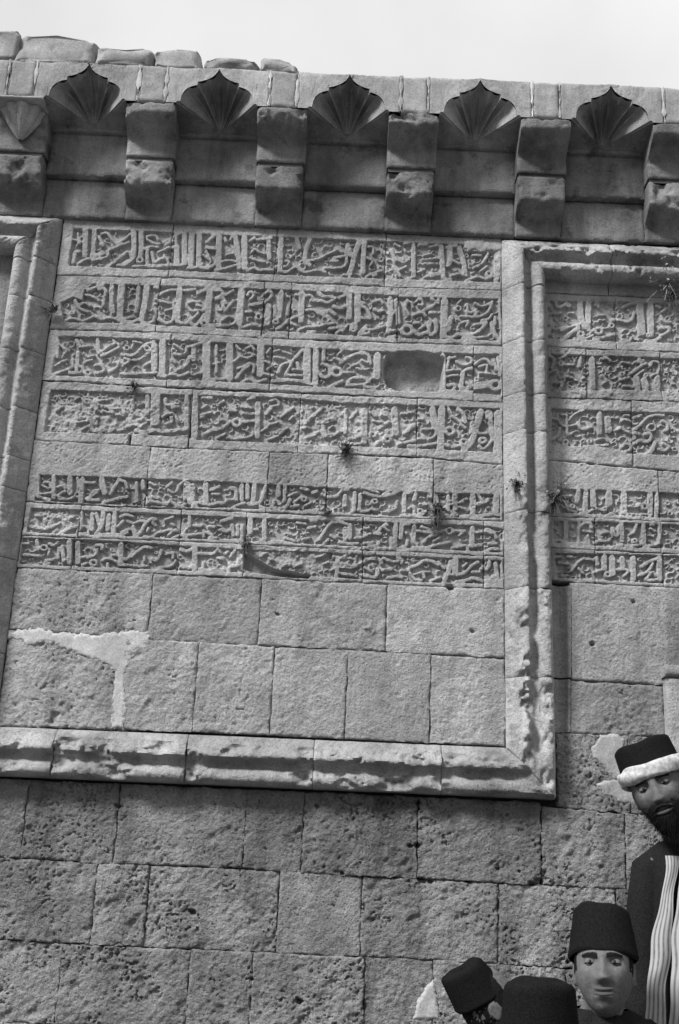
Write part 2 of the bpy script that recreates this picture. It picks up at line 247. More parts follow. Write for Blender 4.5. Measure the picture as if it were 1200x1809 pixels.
TR.append((320,835,4,"""
20 30 80 25 190;30 50 80 60 210;28 85 90 85 230;20 110 210 110 250;32 175 80 180 210;24 210 120 270 100;18 220 150 270 150;24 130 210 200 230 260 210 300 220 330 190 380 190;26 350 110 390 110 390 190;26 430 90 430 190;26 470 90 470 180;30 520 90 510 200;22 350 260 390 230 450 215;28 480 220 550 220 570 190 600 100
22 560 240 620 260 650 230 660 200;o 612 212 18 16;28 690 100 690 160;24 735 100 730 200;26 660 250 720 260 760 220 770 190;20 760 160 820 140;20 780 240 830 230;20 800 210 820 190 850 170;o 870 185 18 18;20 880 230 920 210;20 880 270 970 260;20 850 110 900 120;22 930 140 960 130;22 1000 150 1030 170 1100 170 1140 120;18 1010 120 1030 140;26 1160 170 1160 230
22 60 310 60 380;20 90 370 130 380 150 370;22 0 440 60 440 140 430;22 180 420 220 440;20 200 380 240 380;26 290 340 360 320;24 290 400 320 420 350 400;24 360 370 370 440;24 400 370 400 440;22 432 370 430 450;20 160 410 160 450;20 200 460 250 460;22 280 480 350 480 430 470;16 20 460 40 460;32 490 310 490 420;28 590 330 590 470;20 520 400 540 400;20 540 490 580 480
20 620 490 680 480 780 500;20 740 460 800 480;18 820 350 880 360;22 900 390 950 380;18 920 340 960 340;20 860 470 910 460;22 980 470 1040 370 1080 340 1170 360;20 1010 500 1040 470;20 1060 440 1090 460;24 1160 390 1160 470;26 0 540 40 560 90 530;34 100 540 95 680;22 0 660 60 680 80 650;22 130 570 220 570;22 230 570 260 540 280 560;22 260 600 300 610;22 310 570 330 560
20 350 590 380 550;20 160 640 150 680;22 130 680 200 690 300 690;22 340 690 350 660 400 660;18 560 590 600 570;16 620 600 650 620;18 720 660 770 650;18 800 660 850 650;20 960 600 1020 580;18 1010 640 1040 630;26 1110 600 1100 730;18 1120 640 1190 650;18 1130 600 1190 580;18 1060 690 1080 680;20 1120 710 1190 720"""))
TR.append((600,850,4,"""
20 30 60 60 60;24 40 100 40 170;24 110 80 105 200;24 150 90 140 200;22 0 230 60 240 100 210;24 180 80 230 100 300 110 380 90 420 70;16 210 60 250 70 280 80;18 310 90 370 60;o 250 140 18 18;20 240 200 270 200;20 150 210 200 210 230 190;22 340 210 400 200 410 140;26 460 90 460 210;18 470 85 510 80;26 540 90 530 130;20 490 190 530 170 530 230;22 440 240 510 235 580 240 610 210;20 570 160 620 160;o 572 210 18 16
34 640 100 690 100 680 200;20 770 100 770 200;o 790 150 16 16;32 820 90 820 190;22 850 150 900 120;20 850 180 910 200;20 760 240 850 240 790 210 760 200;34 945 100 945 220;18 980 90 1010 130;26 980 160 1040 140 1050 130;24 860 250 930 240 960 250 1080 230 1140 240;34 1110 100 1110 210;26 1150 100 1150 250
20 45 330 45 400;28 75 310 75 400;22 0 430 60 440 130 440;18 110 400 150 400;18 180 330 210 330;20 170 390 220 370;20 270 360 320 300 340 310;20 250 370 290 370;18 320 330 350 350;20 170 440 240 430;22 210 450 270 460 280 430;20 370 400 370 460;26 400 300 395 460;28 440 310 435 400;16 450 310 500 305;18 470 360 475 370;22 430 470 480 460 480 420;28 530 320 520 430 550 440;20 550 350 620 360;18 580 320 640 340
20 620 360 700 360 760 340;o 780 350 24 16;20 800 350 880 350;18 850 380 890 350;22 600 430 630 390 680 380;20 670 420 710 400;24 520 470 620 470 680 450 730 440 780 430;22 800 470 860 460 900 450 910 490;28 940 330 940 440;22 920 460 1000 450;20 960 360 1030 350 1080 370;20 1040 340 1090 350 1110 400;22 1030 500 1080 470 1150 490;20 1060 440 1110 440;20 1150 420 1160 490
24 0 600 60 610 120 600 170 570 220 540 290 550 300 580;18 20 540 90 540 120 560 100 590;20 0 650 60 660 120 670;18 180 610 230 640;26 170 660 230 680 270 670 270 620;20 310 540 370 570 430 560;20 410 540 450 550 440 580;20 310 630 370 620;20 350 680 410 670 440 680;20 440 630 490 630;24 500 610 560 590 590 560 650 560 700 590;20 500 650 520 680 540 700 580 700;18 560 650 600 640 640 640;20 600 680 590 640;20 650 700 710 680;20 700 570 740 610
30 790 570 780 620 740 710;20 760 660 810 660;38 820 560 820 640;24 830 660 890 650 930 600 980 570;18 880 600 900 580;26 830 710 900 700 950 680 1000 700 1060 710 1140 710;20 1000 620 1020 600;20 940 640 990 640;24 1060 570 1060 600 1040 620;20 1080 680 1090 660 1100 690;24 1105 580 1120 700;30 1160 570 1155 720"""))
TR.append((950,500,4.8,"""
28 155 160 160 200 200 200 250 170;o 265 185 16 20;24 90 160 100 200;20 140 260 200 250;20 270 250 310 250;42 360 160 370 280 400 370;40 435 160 430 300 430 390;24 490 180 510 160 520 200;22 520 270 570 270;20 530 310 570 310;26 640 310 700 310 760 330 810 310 820 250;28 110 370 90 430;22 140 390 230 370;22 200 400 270 370 360 350;36 240 460 300 410 350 380;o 370 430 24 24;22 310 470 420 470 470 440
22 440 430 480 390;o 520 402 30 22;28 480 470 560 460 660 430;o 630 360 20 18;24 720 480 790 490 800 460;24 730 200 790 170 830 170;56 870 190 880 300 890 420;46 960 190 965 430;o 945 440 18 18;24 860 360 870 440;30 920 490 1000 490 1040 460;24 1010 190 1040 200;24 1050 280 1060 320 1130 330;22 1060 240 1110 200;28 1040 380 1130 370 1110 420 1050 440
26 90 610 150 650 120 720;20 180 640 240 620;o 200 680 20 22;22 220 690 310 690;22 100 760 150 740;24 370 630 360 700;20 250 790 290 800;20 150 850 200 840;28 210 850 200 900 140 910;38 465 640 470 900;22 540 640 590 630 620 660;22 720 670 780 680;24 830 670 900 660;24 860 640 880 680;26 800 760 870 710 920 680;22 830 790 900 740;20 700 820 780 800;o 920 780 16 18;24 960 700 970 660 1040 670 1050 750 980 780
44 840 810 850 890;24 730 870 850 880;50 905 830 920 885;50 1020 810 1020 885;22 550 780 600 830 560 850"""))
TR.append((950,660,4.8,"""
22 170 350 180 410 230 450 320 430;18 250 360 250 440;20 200 340 250 350;22 120 370 160 380;22 250 450 250 500;22 260 520 300 500;20 270 390 300 350 350 320 390 310;28 350 410 350 450 400 470 460 450;36 530 340 530 500;44 600 380 610 480;22 640 370 680 370;22 660 480 700 460;24 710 400 740 380 790 400;22 700 450 790 500;20 740 350 780 350;26 130 550 180 520 190 460;o 240 580 22 20;24 160 600 240 620 380 630 480 610 600 600
22 500 560 560 540 600 570;26 720 620 740 590 800 600 790 650 720 660;22 640 640 700 670;24 830 370 880 350;26 830 470 880 430 930 370 980 350 1070 350;o 970 455 36 18;26 1060 400 1110 420 1100 480;24 830 500 870 510;28 920 510 960 500 970 550 930 580 870 560 830 590;34 930 690 970 660 1000 580;26 1030 640 1080 660 1120 620;24 1070 590 1120 620"""))
TR.append((950,850,4.8,"""
20 200 130 290 120;22 220 170 260 210;o 300 210 18 18;22 200 200 260 240 330 260;34 350 80 340 170;34 415 80 410 240;40 470 80 480 200;24 370 270 430 260 470 240;44 610 100 610 200;o 570 235 18 18;24 500 230 560 240;42 735 90 740 260;26 780 210 850 210 870 190;o 912 210 26 24;24 760 280 830 280 920 280;38 960 100 960 280;32 1020 110 1010 290;22 590 290 640 270 660 290
36 240 340 240 500;26 300 375 300 390;24 350 340 360 380;26 370 380 400 350 450 350 460 390;24 350 400 350 520;26 130 510 180 490 230 520 280 530 340 530 400 520 440 550;22 390 420 460 430;24 430 460 440 540;24 490 520 540 500 590 510 620 490;20 550 440 600 430;26 640 400 650 460 690 460 690 380;34 710 350 720 500;24 640 560 720 540;22 790 450 830 430 840 360;24 750 550 800 550 880 540 900 500;o 825 505 20 20
30 900 340 910 560;24 930 550 1000 540 1020 530;20 960 400 1000 420;20 960 370 990 370;26 1040 360 1040 520;22 150 640 200 640;22 180 690 260 700;22 260 640 290 640;24 290 760 340 690 390 650 480 670;20 200 800 260 800;22 350 740 390 780;32 500 650 510 700;38 570 640 570 740;42 635 650 640 780;24 490 770 550 750;o 600 790 24 22;34 720 650 730 720;24 680 750 740 740 780 760 740 800;38 815 650 815 830;28 890 720 950 680 1030 650
26 860 800 940 770 980 700;24 920 830 980 760 1010 800;22 930 840 1040 830;38 1035 650 1040 830"""))
FIELDS = [
 [131,404,820,432,822,443,882,446,884,498,600,489,350,479,121,468],
 [108,535,130,524,146,531,150,512,165,501,300,505,460,510,700,522,710,525,880,528,885,601,700,597,560,588,400,580,250,571,112,568],
 [103,594,200,596,300,601,420,607,600,618,700,622,883,626,886,697,790,692,680,689,560,682,440,676,300,670,92,662],
 [90,688,235,694,330,698,345,698,500,702,600,711,740,716,884,722,882,798,740,792,600,787,450,780,345,776,330,772,235,766,78,762],
 [66,839,260,846,400,852,550,860,700,868,886,874,887,914,700,911,560,903,400,897,250,893,62,884],
 [55,898,140,901,270,907,430,914,500,917,640,921,760,927,850,928,890,935,890,976,740,968,600,963,430,955,330,951,47,940],
 [40,950,130,953,220,957,330,965,410,970,560,975,640,980,740,984,850,988,890,991,890,1031,740,1028,400,1010,130,1000,35,996],
 [968,532,1100,533,1210,538,1210,606,1100,603,968,597],
 [968,626,1030,628,1160,632,1210,634,1210,692,1100,688,970,690],
 [975,722,1110,727,1210,730,1210,806,1110,800,1080,790,975,785],
 [985,863,1060,866,1170,870,1210,872,1210,916,1100,910,990,905],
 [978,920,1060,922,1210,928,1210,970,1100,966,978,958],
 [980,977,1210,982,1210,1032,1170,1030,985,1020]]
# ---------------------------------------------------------------- carved relief as a height field over the wall
H0, W0 = 1900, 1240
REL = np.zeros((H0, W0), np.float32)         # metres, + towards the street
def fill_poly(pts):
    xs = np.array(pts[0::2], float); ys = np.array(pts[1::2], float)
    x0, x1, y0, y1 = int(xs.min())-2, int(xs.max())+3, int(ys.min())-2, int(ys.max())+3
    x0 = max(x0, 0); x1 = min(x1, W0); gx, gy = np.meshgrid(np.arange(x0, x1), np.arange(y0, y1))
    wig = fbm(gx/9., gy/9., 3, 2)*1.3
    gxx = gx+wig; gyy = gy+wig*.7
    ins = np.zeros(gx.shape, bool); dist = np.full(gx.shape, 1e9)
    n = len(xs)
    for i in range(n):
        ax, ay, bx, by = xs[i], ys[i], xs[(i+1) % n], ys[(i+1) % n]
        cond = ((ay > gyy) != (by > gyy)) & (gxx < (bx-ax)*(gyy-ay)/(by-ay+1e-9)+ax); ins ^= cond
        t = np.clip(((gxx-ax)*(bx-ax)+(gyy-ay)*(by-ay))/((bx-ax)**2+(by-ay)**2+1e-9), 0, 1)
        dist = np.minimum(dist, np.hypot(gxx-ax-t*(bx-ax), gyy-ay-t*(by-ay)))
    sd = np.where(ins, dist, -dist)
    return (slice(y0, y1), slice(x0, x1)), sd
FD = np.zeros((H0, W0), np.float32)          # field mask
for f in FIELDS:
    sl, sd = fill_poly(f); FD[sl] = np.maximum(FD[sl], sstep(sd, -.6, 1.1))
SD = np.full((H0, W0), 50., np.float32)      # distance beyond a stroke's edge, pixels
def seg(ax, ay, bx, by, r):
    x0 = max(int(min(ax, bx)-r-6), 0); x1 = min(int(max(ax, bx)+r+7), W0); y0 = int(min(ay, by)-r-6); y1 = int(max(ay, by)+r+7)
    if x1 <= x0: return
    gx, gy = np.meshgrid(np.arange(x0, x1), np.arange(y0, y1))
    t = np.clip(((gx-ax)*(bx-ax)+(gy-ay)*(by-ay))/((bx-ax)**2+(by-ay)**2+1e-6), 0, 1)
    d = np.hypot(gx-ax-t*(bx-ax), gy-ay-t*(by-ay))-r
    SD[y0:y1, x0:x1] = np.minimum(SD[y0:y1, x0:x1], d)
def smooth_poly(p):
    if len(p) < 3: return p
    q = [p[0]]
    for i in range(len(p)-1):
        a, b = p[i], p[i+1]
        if i > 0: q.append((a[0]*.75+b[0]*.25, a[1]*.75+b[1]*.25))
        if i < len(p)-2: q.append((a[0]*.25+b[0]*.75, a[1]*.25+b[1]*.75))
    q.append(p[-1]); return q
for ox, oy, s, txt in TR:
    for st in txt.replace('\n', ';').split(';'):
        tk = st.split()
        if not tk: continue
        if tk[0] == 'o':
            x, y, r, ww = map(float, tk[1:5])
            pts = [(ox+(x+r*math.cos(a))/s, oy+(y+r*.85*math.sin(a))/s) for a in np.linspace(0, 2*math.pi, 13)]
        else:
            ww = float(tk[0]); v = list(map(float, tk[1:])); pts = [(ox+v[i]/s, oy+v[i+1]/s) for i in range(0, len(v)-1, 2)]
            pts = smooth_poly(smooth_poly(pts))
        rr = ww/s/2*1.14
        for i in range(len(pts)-1): seg(*pts[i], *pts[i+1], rr*(1.08 if i == 0 else 1))
gy, gx = np.mgrid[0:H0, 0:W0]
wob = (fbm(gx/5., gy/5., 1, 2)*.55).astype(np.float32)
ink = 1-sstep(SD+wob, -.6, .7)
# small leaf curls cut in the free ground between the letters
rs = np.random.RandomState(3); SD2 = SD.copy(); SDm = SD.copy()
cand = np.argwhere((FD > .9) & (SD > 3.2)); rs.shuffle(cand)
SD = np.full((H0, W0), 50., np.float32); occ = np.zeros((H0, W0), bool); cnt = 0
for yy, xx in cand:
    if cnt > 850: break
    if occ[yy, xx]: continue
    occ[max(yy-7, 0):yy+8, max(xx-7, 0):xx+8] = True; cnt += 1
    a0 = rs.rand()*6.28; n = 7; r = 2.2+rs.rand()*3.0; sw = (2.6+rs.rand()*2.6)*(1 if rs.rand() < .5 else -1)
    pts = [(xx+r*math.cos(a0+sw*k/n)*(1+.1*k), yy+r*.8*math.sin(a0+sw*k/n)*(1+.1*k)) for k in range(n+1)]
    for i in range(n): seg(*pts[i], *pts[i+1], 1.25)
ink2 = (1-sstep(SD+wob, -.7, .9))*(SD2 > 1.2)
SD = SDm
DEP = .021
worn = sstep(fbm(gx/60., gy/60., 5, 3), -.1, .6)             # patches where the carving is weathered
zone = np.exp(-(((gx-170)/95.)**2+((gy-735)/32.)**2)**2)+.8*np.exp(-(((gx-520)/150.)**2+((gy-985)/24.)**2)**2)+.7*np.exp(-(((gx-90)/55.)**2+((gy-925)/22.)**2)**2)+.6*np.exp(-(((gx-600)/120.)**2+((gy-750)/34.)**2)**2)+.6*np.exp(-(((gx-1050)/70.)**2+((gy-700)/20.)**2)**2)
worn = np.clip(.35*worn+zone, 0, 1)
REL += (-DEP*FD*(1-np.maximum(ink, .62*ink2*(1-np.clip(zone, 0, 1))))).astype(np.float32)
REL *= (1-.25*worn-.35*np.clip(zone, 0, 1))
REL += (worn*fbm(gx/7., gy/7., 6, 3)*.015).astype(np.float32)
REL -= (zone*.004).astype(np.float32)
def hollow(pts, depth, soft=7, rough=.01, keep=0):
    sl, sd = fill_poly(pts); m_ = sstep(sd, -1, soft)
    REL[sl] = (REL[sl]*(1-m_*(1-keep))-depth*m_+m_*rough*fbm(gx[sl]/8., gy[sl]/8., 2, 3)).astype(np.float32)
hollow([677, 640, 684, 626, 705, 620, 740, 620, 772, 624, 786, 632, 784, 688, 745, 690, 705, 690, 684, 680, 677, 662], .100, 5, .008)
hollow([429, 975, 445, 982, 460, 990, 480, 1002, 500, 1008, 552, 1014, 545, 1022, 500, 1020, 440, 1008, 430, 1004], .06, 4, .008)
hollow([224, 786, 228, 768, 233, 766, 231, 787], .04, 2, 0)
hollow([787, 1034, 800, 1033, 804, 1041, 794, 1043], .04, 2, 0)
hollow([895, 1312, 920, 1292, 938, 1296, 940, 1316], .03, 5, .01)
hollow([85, 1278, 92, 1254, 106, 1258, 98, 1282], .02, 5, .01)
for (x, y, r) in [(490, 1085, 4), (208, 1425, 7), (560, 1425, 5), (745, 1556, 9), (760, 1556, 7), (952, 1558, 9), (940, 1562, 7), (738, 1418, 6), (605, 1543, 5), (470, 1500, 3), (445, 1730, 5), (530, 1770, 8), (835, 1115, 4), (738, 1494, 7), (725, 1495, 6), (340, 1612, 8), (120, 1320, 3), (1004, 1700, 5), (1048, 1138, 6), (1120, 1063, 5), (380, 1420, 3), (590, 1600, 3), (880, 1535, 5), (918, 1540, 4)]:
    hollow([x-r, y-r*.5, x, y-r*.8, x+r, y-r*.3, x+r*.8, y+r*.6, x-r*.5, y+r*.7], .03, 3, .004)
# the chipped scar on the plain course
for k in range(26):
    x = 652+rs.randn()*9; y = 1104+rs.randn()*9; r = 1.3+rs.rand()*1.5
    sl = (slice(int(y-6), int(y+7)), slice(int(x-6), int(x+7)))
    REL[sl] += (.0055*np.exp(-((gx[sl]-x)**2+(gy[sl]-y)**2)/(r*r))).astype(np.float32)
def relief(px, py):
    x = np.clip(px, 0, W0-1.01); y = np.clip(py, 0, H0-1.01); xi = x.astype(int); yi = y.astype(int); fx = x-xi; fy = y-yi
    h = (REL[yi, xi]*(1-fx)+REL[yi, xi+1]*fx)*(1-fy)+(REL[yi+1, xi]*(1-fx)+REL[yi+1, xi+1]*fx)*fy
    return h*((px > 0) & (px < W0-1) & (py < H0-1))

# ---------------------------------------------------------------- the facade and its stones
facade = empty('carved_facade', (0, 0, 0))
tag(facade, 'old limestone facade with carved inscription panels under a bracketed cornice', 'building')
def rough_h(X, Z, rough, seed):
    a = fbm(X*16+seed, Z*16, 0, 3)*.0035
    # diagonal pitted grain
    u = X*.8+Z*.6; v = -X*.6+Z*.8
    b = fbm(u*52+seed, v*84, 2, 3, .65)
    c = vnoise(u*90+seed*3, v*125, 4)
    pit = np.clip((c-.70)/.2, 0, 1)*sstep(fbm(X*7, Z*7+seed, 1, 2), -.25, .35)
    chip = np.clip(fbm(u*11+seed, v*17, 5, 2)-.32, 0, 1)
    return a*(.5+rough)+rough*(b*.0068-pit*.013-chip*.022)
sn = [0]
def stone(quad, Y=0.0, step=3.0, rough=.5, gap=1.0, rnd=4.0, edge=.010, depth=.13, mat=None, name='stone_block', proud=None, tilt=.003, parent=None):
    sn[0] += 1; rs = np.random.RandomState(100+sn[0])
    (x0, y0), (x1, y1), (x2, y2), (x3, y3) = quad            # TL TR BR BL
    W = (math.hypot(x1-x0, y1-y0)+math.hypot(x2-x3, y2-y3))/2; Hh = (math.hypot(x3-x0, y3-y0)+math.hypot(x2-x1, y2-y1))/2
    nx = max(3, int(W/step)+1); ny = max(3, int(Hh/step)+1)
    gu, gv = gap/W, gap/Hh
    u, v = np.meshgrid(np.linspace(gu, 1-gu, nx), np.linspace(gv, 1-gv, ny))
    px = (x0*(1-u)+x1*u)*(1-v)+(x3*(1-u)+x2*u)*v; py = (y0*(1-u)+y1*u)*(1-v)+(y3*(1-u)+y2*u)*v
    du = np.minimum(u-gu, 1-gu-u)*W; dv = np.minimum(v-gv, 1-gv-v)*Hh; d = np.minimum(du, dv)
    s = sn[0]*3.7
    wa = np.exp(-d/3.0)
    px = px+fbm(px/11+s, py/11, 3, 2)*wa*1.5*(.4+rough); py = py+fbm(px/11+s+40, py/11, 4, 2)*wa*1.5*(.4+rough)
    X, Z = PW(px, py, Y)
    pr = rs.uniform(-.004, .004)*(.4+rough) if proud is None else proud
    h = relief(px, py)+rough_h(X, Z, rough, s)+pr+tilt*((u-.5)*rs.uniform(-1, 1)+(v-.5)*rs.uniform(-1, 1))
    en = np.clip(.65+1.8*fbm(px/26+s, py/26, 6, 4), .05, 2.8)
    h = h-edge*en*np.clip(1-d/(rnd*np.clip(en, .4, 2)), 0, 1)**2
    V = np.stack([X, Y-h, Z], -1)
    # skirt ring going back into the wall
    ring = [(0, j) for j in range(nx)]+[(i, nx-1) for i in range(1, ny)]+[(ny-1, j) for j in range(nx-2, -1, -1)]+[(i, 0) for i in range(ny-2, 0, -1)]
    ri = np.array([i*nx+j for i, j in ring]); Vf = V.reshape(-1, 3); back = Vf[ri].copy(); back[:, 1] = Y+depth
    F = gridF(ny, nx); nn = len(Vf); k = np.arange(len(ri)); k2 = (k+1) % len(ri)
    S = np.stack([ri[k], ri[k2], nn+k2, nn+k], 1)
    F = np.concatenate([F, S])
    return mesh_obj(name, np.concatenate([Vf, back]), F, mat or M_plain, parent or facade, angle=62)
def ylin(pts):
    xs = [p[0] for p in pts]; ys = [p[1] for p in pts]
    def f(x):
        if x <= xs[0]: return ys[0]+(x-xs[0])*.045
        if x >= xs[-1]: return ys[-1]+(x-xs[-1])*.045
        return float(np.interp(x, xs, ys))
    return f
def lean(x, y, y2):
    """x in the photograph, at row y2, of the true vertical through (x, y)"""
    X, _ = PW(x, y, 0.0)
    a, b = PW(x, y2, 0.0)[0], PW(x+1, y2, 0.0)[0]
    return float(x+(X-a)/(b-a))
def course(top, bot, joints, **kw):
    ft, fb = ylin(top), ylin(bot)
    o = []
    rgh = kw.pop('roughs', None)
    J = []
    for j in joints:
        ym = (ft(j)+fb(j))/2
        xt = lean(j, ym, ft(j)); xb = lean(j, ym, fb(j)); J.append((xt, xb))
    for i in range(len(J)-1):
        (a, b), (c, d) = J[i], J[i+1]
        k = dict(kw)
        if rgh: k['rough'] = rgh[i % len(rgh)]
        o.append(stone([(a, ft(a)), (c, ft(c)), (d, fb(d)), (b, fb(b))], **k))
    return o
XL = lambda y: 112+(20-112)*(y-388)/(1080-388)          # left and right edge of the main panel
XR = lambda y: 885+(893-885)*(y-440)/(1310-440)
def rowcourse(top, bot, inner, **kw):
    ym = (ylin(top)(300)+ylin(bot)(300))/2
    return course(top, bot, [XL(ym-14)-.5]+inner+[XR(ym+15)+1], **kw)
l0 = [(105, 386), (888, 421)]; l1 = [(98, 486), (280, 489), (467, 497), (700, 507), (885, 513)]
l2 = [(88, 581), (275, 586), (465, 597), (700, 605), (885, 611)]; l3 = [(80, 671), (290, 683), (340, 687), (477, 690), (530, 695), (740, 703), (886, 711)]
l4 = [(70, 778), (225, 787), (475, 798), (735, 806), (887, 821)]; l5 = [(52, 887), (145, 892), (430, 904), (575, 911), (760, 916), (886, 921)]
l6 = [(45, 946), (330, 956), (435, 961), (640, 971), (890, 983)]; l7 = [(35, 1003), (265, 1013), (460, 1022), (680, 1032), (892, 1041)]
lA = [(18, 1112), (258, 1130), (350, 1134), (460, 1141), (680, 1151), (892, 1163)]; lB = [(14, 1284), (340, 1293), (610, 1306), (895, 1319)]
C = dict(step=1.25, rough=.22, rnd=2.2, edge=.006, gap=.5, mat=M_carve, name='inscribed_block', tilt=.002)
rowcourse(l0, l1, [302, 487, 681], **C)
rowcourse(l1, l2, [279, 465, 513, 703], **C)
rowcourse(l2, l3, [299, 479, 837], **C)
rowcourse(l3, l4, [337, 529, 737], **dict(C, rough=.3))
rowcourse(l4, l5, [261, 473, 578, 766], **dict(C, rough=.36))
rowcourse(l5, l6, [140, 319, 434, 641, 855], **dict(C, rough=.22))
rowcourse(l6, l7, [129, 315, 431, 641, 855], **dict(C, rough=.22))
P_ = dict(step=2.4, rnd=3.5, edge=.007, gap=.5, mat=M_plain)
rowcourse(l7, lA, [265, 459, 683], roughs=[.75, .55, .5, .4], **P_)
rowcourse(lA, lB, [212, 346, 481, 612, 760], roughs=[.8, .7, .65, .55, .3, .45], **P_)
# lower wall
YW = .02
Rr = dict(step=2.4, rnd=4, edge=.007, gap=.35, mat=M_rough, Y=YW, tilt=.006)
c0 = [(0, 1375), (985, 1418)]; c1 = [(14, 1515), (205, 1527), (470, 1535), (530, 1543), (740, 1553), (960, 1565)]
c2 = [(14, 1659), (110, 1667), (330, 1677), (490, 1684), (640, 1690), (810, 1697), (1000, 1712), (1200, 1721)]
c3 = [(0, 1806), (1200, 1862)]; c4 = [(0, 1945), (1200, 2003)]
course(c0, c1, [-90, 43, 206, 433, 535, 738, 956], roughs=[.8, 1.0, .7, .6, 1.2, 1.0], **Rr)
course(c1, c2, [-60, 166, 259, 491, 638, 880, 1091, 1330], roughs=[.9, 1.1, 1.1, .45, 1.0, 1.1, 1.0], **Rr)
course(c2, c3, [-120, 104, 332, 444, 643, 765, 1001, 1130, 1330], roughs=[1.0, 1.1, 1.1, 1.2, 1.1, 1.2, 1.0], **Rr)
course(c3, c4, [-100, 150, 420, 640, 860, 1100, 1330], **dict(Rr, step=6, rough=1.0))
# wall right of the frame
r0 = [(978, 1026), (1200, 1039)]; r1 = [(978, 1199), (1200, 1214)]; r2 = [(978, 1294), (1200, 1303)]; r3 = [(957, 1424), (1140, 1440), (1330, 1448)]; r4 = [(957, 1564), (1090, 1572), (1330, 1583)]
Q = dict(Y=.03, step=2.4, rnd=3.5, edge=.007, gap=.5)
course(r0, r1, [1009, 1330], rough=.4, mat=M_plain, **Q)
course(r1, r2, [1007, 1174], rough=.7, mat=M_plain, **Q)
course(r2, r3, [984, 1112, 1174], rough=1.25, mat=M_rough, **dict(Q, Y=.03))
course(r3, r4, [957, 1106, 1174], rough=1.1, mat=M_rough, **dict(Q, Y=.02))
# right inscription panel, set back
YR = .035
q0 = [(955, 486), (1200, 499)]; q1 = [(955, 517), (1200, 527)]; q2 = [(955, 611), (1040, 616), (1200, 622)]; q3 = [(955, 702), (1200, 709)]
q4 = [(955, 811), (1080, 818), (1200, 836)]; q5 = [(960, 911), (1052, 914), (1200, 923)]; q6 = [(960, 967), (1200, 979)]; q7 = [(960, 1025), (1200, 1039)]
C2 = dict(C, Y=YR)
course(q0, q1, [955, 1075, 1330], **dict(C2, step=3))
course(q1, q2, [960, 1088, 1230], **C2); course(q2, q3, [962, 1037, 1168, 1240], **dict(C2, rough=.35)); course(q3, q4, [966, 1118, 1240], **dict(C2, rough=.35))
course(q4, q5, [968, 1165, 1240], **dict(C2, rough=.4)); course(q5, q6, [970, 1052, 1168, 1240], **C2); course(q6, q7, [972, 1052, 1172, 1240], **C2)
# left neighbour panel
course([(-140, 400), (90, 411)], [(-140, 640), (90, 650)], [-140, 42], Y=.035, step=5, rough=.4, mat=M_plain)
course([(-140, 640), (90, 650)], [(-140, 930), (90, 940)], [-170, 0], Y=.035, step=5, rough=.4, mat=M_plain)

# concave shaft between frame and right wall
def sweep_block(P0, P1, a0, a1, prof, n, name, mat, ero=1.0, mit0=0.0, mit1=0.0, out=None, parent=None, base=.10):
    """moulding stone on the wall from P0 to P1 (wall x,z), between coordinates a0..a1; profile rows (offset, proud)"""
    P0 = np.array(P0); P1 = np.array(P1); Ln = np.linalg.norm(P1-P0); dr = (P1-P0)/Ln; nr = np.array(out)
    tt = np.array([p[0] for p in prof]); hh = np.array([p[1] for p in prof])
    s = np.linspace(0, 1, n)[:, None]
    A = a0+tt*mit0; B = a1+tt*mit1
    g = .0014
    al = (A+g)[None]*(1-s)+(B-g)[None]*s
    X = P0[0]+al*dr[0]+tt[None]*nr[0]; Z = P0[1]+al*dr[1]+tt[None]*nr[1]
    sd = np.random.RandomState(int(abs(a0*917+P0[0]*31))+5).rand()*60
    E = np.clip(fbm(X*9+sd, Z*9, 3, 4, .6)+.02, 0, 1)
    crest = np.clip((hh-.045)/.05, 0, 1)[None]
    wc_ = np.exp(-((X-cBR[0]-.15)**2+(Z-cBR[1]+.15)**2)/.0095)
    hb = hh[None]*(1-wc_)+(.058+.02*fbm(X*14, Z*14, 7, 3))*wc_*np.clip((.24-tt)/.03, 0, 1)[None]
    h = hb-ero*E*.115*crest-ero*.010*np.clip(fbm(X*40, Z*40+sd, 5, 3), 0, 1)+rough_h(X, Z, .35, sd)
    dd = np.minimum(al-al[:1], al[-1:]-al); h = h-.005*np.clip(1-dd/.007, 0, 1)**2
    jig = ero*E*.014
    Z = Z-jig*nr[1]*crest; X = X-jig*nr[0]*crest
    V = np.stack([X, -h, Z], -1)
    for e in (0, -1):
        pass
    front = np.stack([V[0, :, 0], np.full(len(tt), base), V[0, :, 2]], -1)[None]; backr = np.stack([V[-1, :, 0], np.full(len(tt), base), V[-1, :, 2]], -1)[None]
    V = np.concatenate([front, V, backr])
    V2 = np.stack([V[:, -1, 0], np.full(V.shape[0], base), V[:, -1, 2]], -1)[:, None]; V = np.concatenate([V, V2], 1)
    return mesh_obj(name, V.reshape(-1, 3), gridF(V.shape[0], V.shape[1]), mat, parent or facade, angle=50)
prof = [(0, -.004), (.004, .010), (.02, .026), (.04, .046), (.06, .066), (.082, .088), (.086, .094), (.096, .099), (.105, .097), (.110, .088), (.114, .070), (.120, .052), (.130, .040), (.14, .036), (.15, .040), (.158, .056), (.168, .070), (.18, .079), (.195, .083), (.21, .079), (.22, .067), (.228, .048), (.231, .02), (.231, -.03)]
pp = []
for i in range(len(prof)-1):
    a, b = prof[i], prof[i+1]; k = max(1, int(math.hypot(b[0]-a[0], b[1]-a[1])/.006))
    pp += [(a[0]+(b[0]-a[0])*j/k, a[1]+(b[1]-a[1])*j/k) for j in range(k)]
prof = pp+[prof[-1]]
def wp(x, y, Y=0.0):
    a, b = PW(x, y, Y); return np.array([float(a), float(b)])
cBL = wp(-8, 1283); cBR = wp(894, 1321); cTR = wp(886, 424); cTL = wp(112, 386)
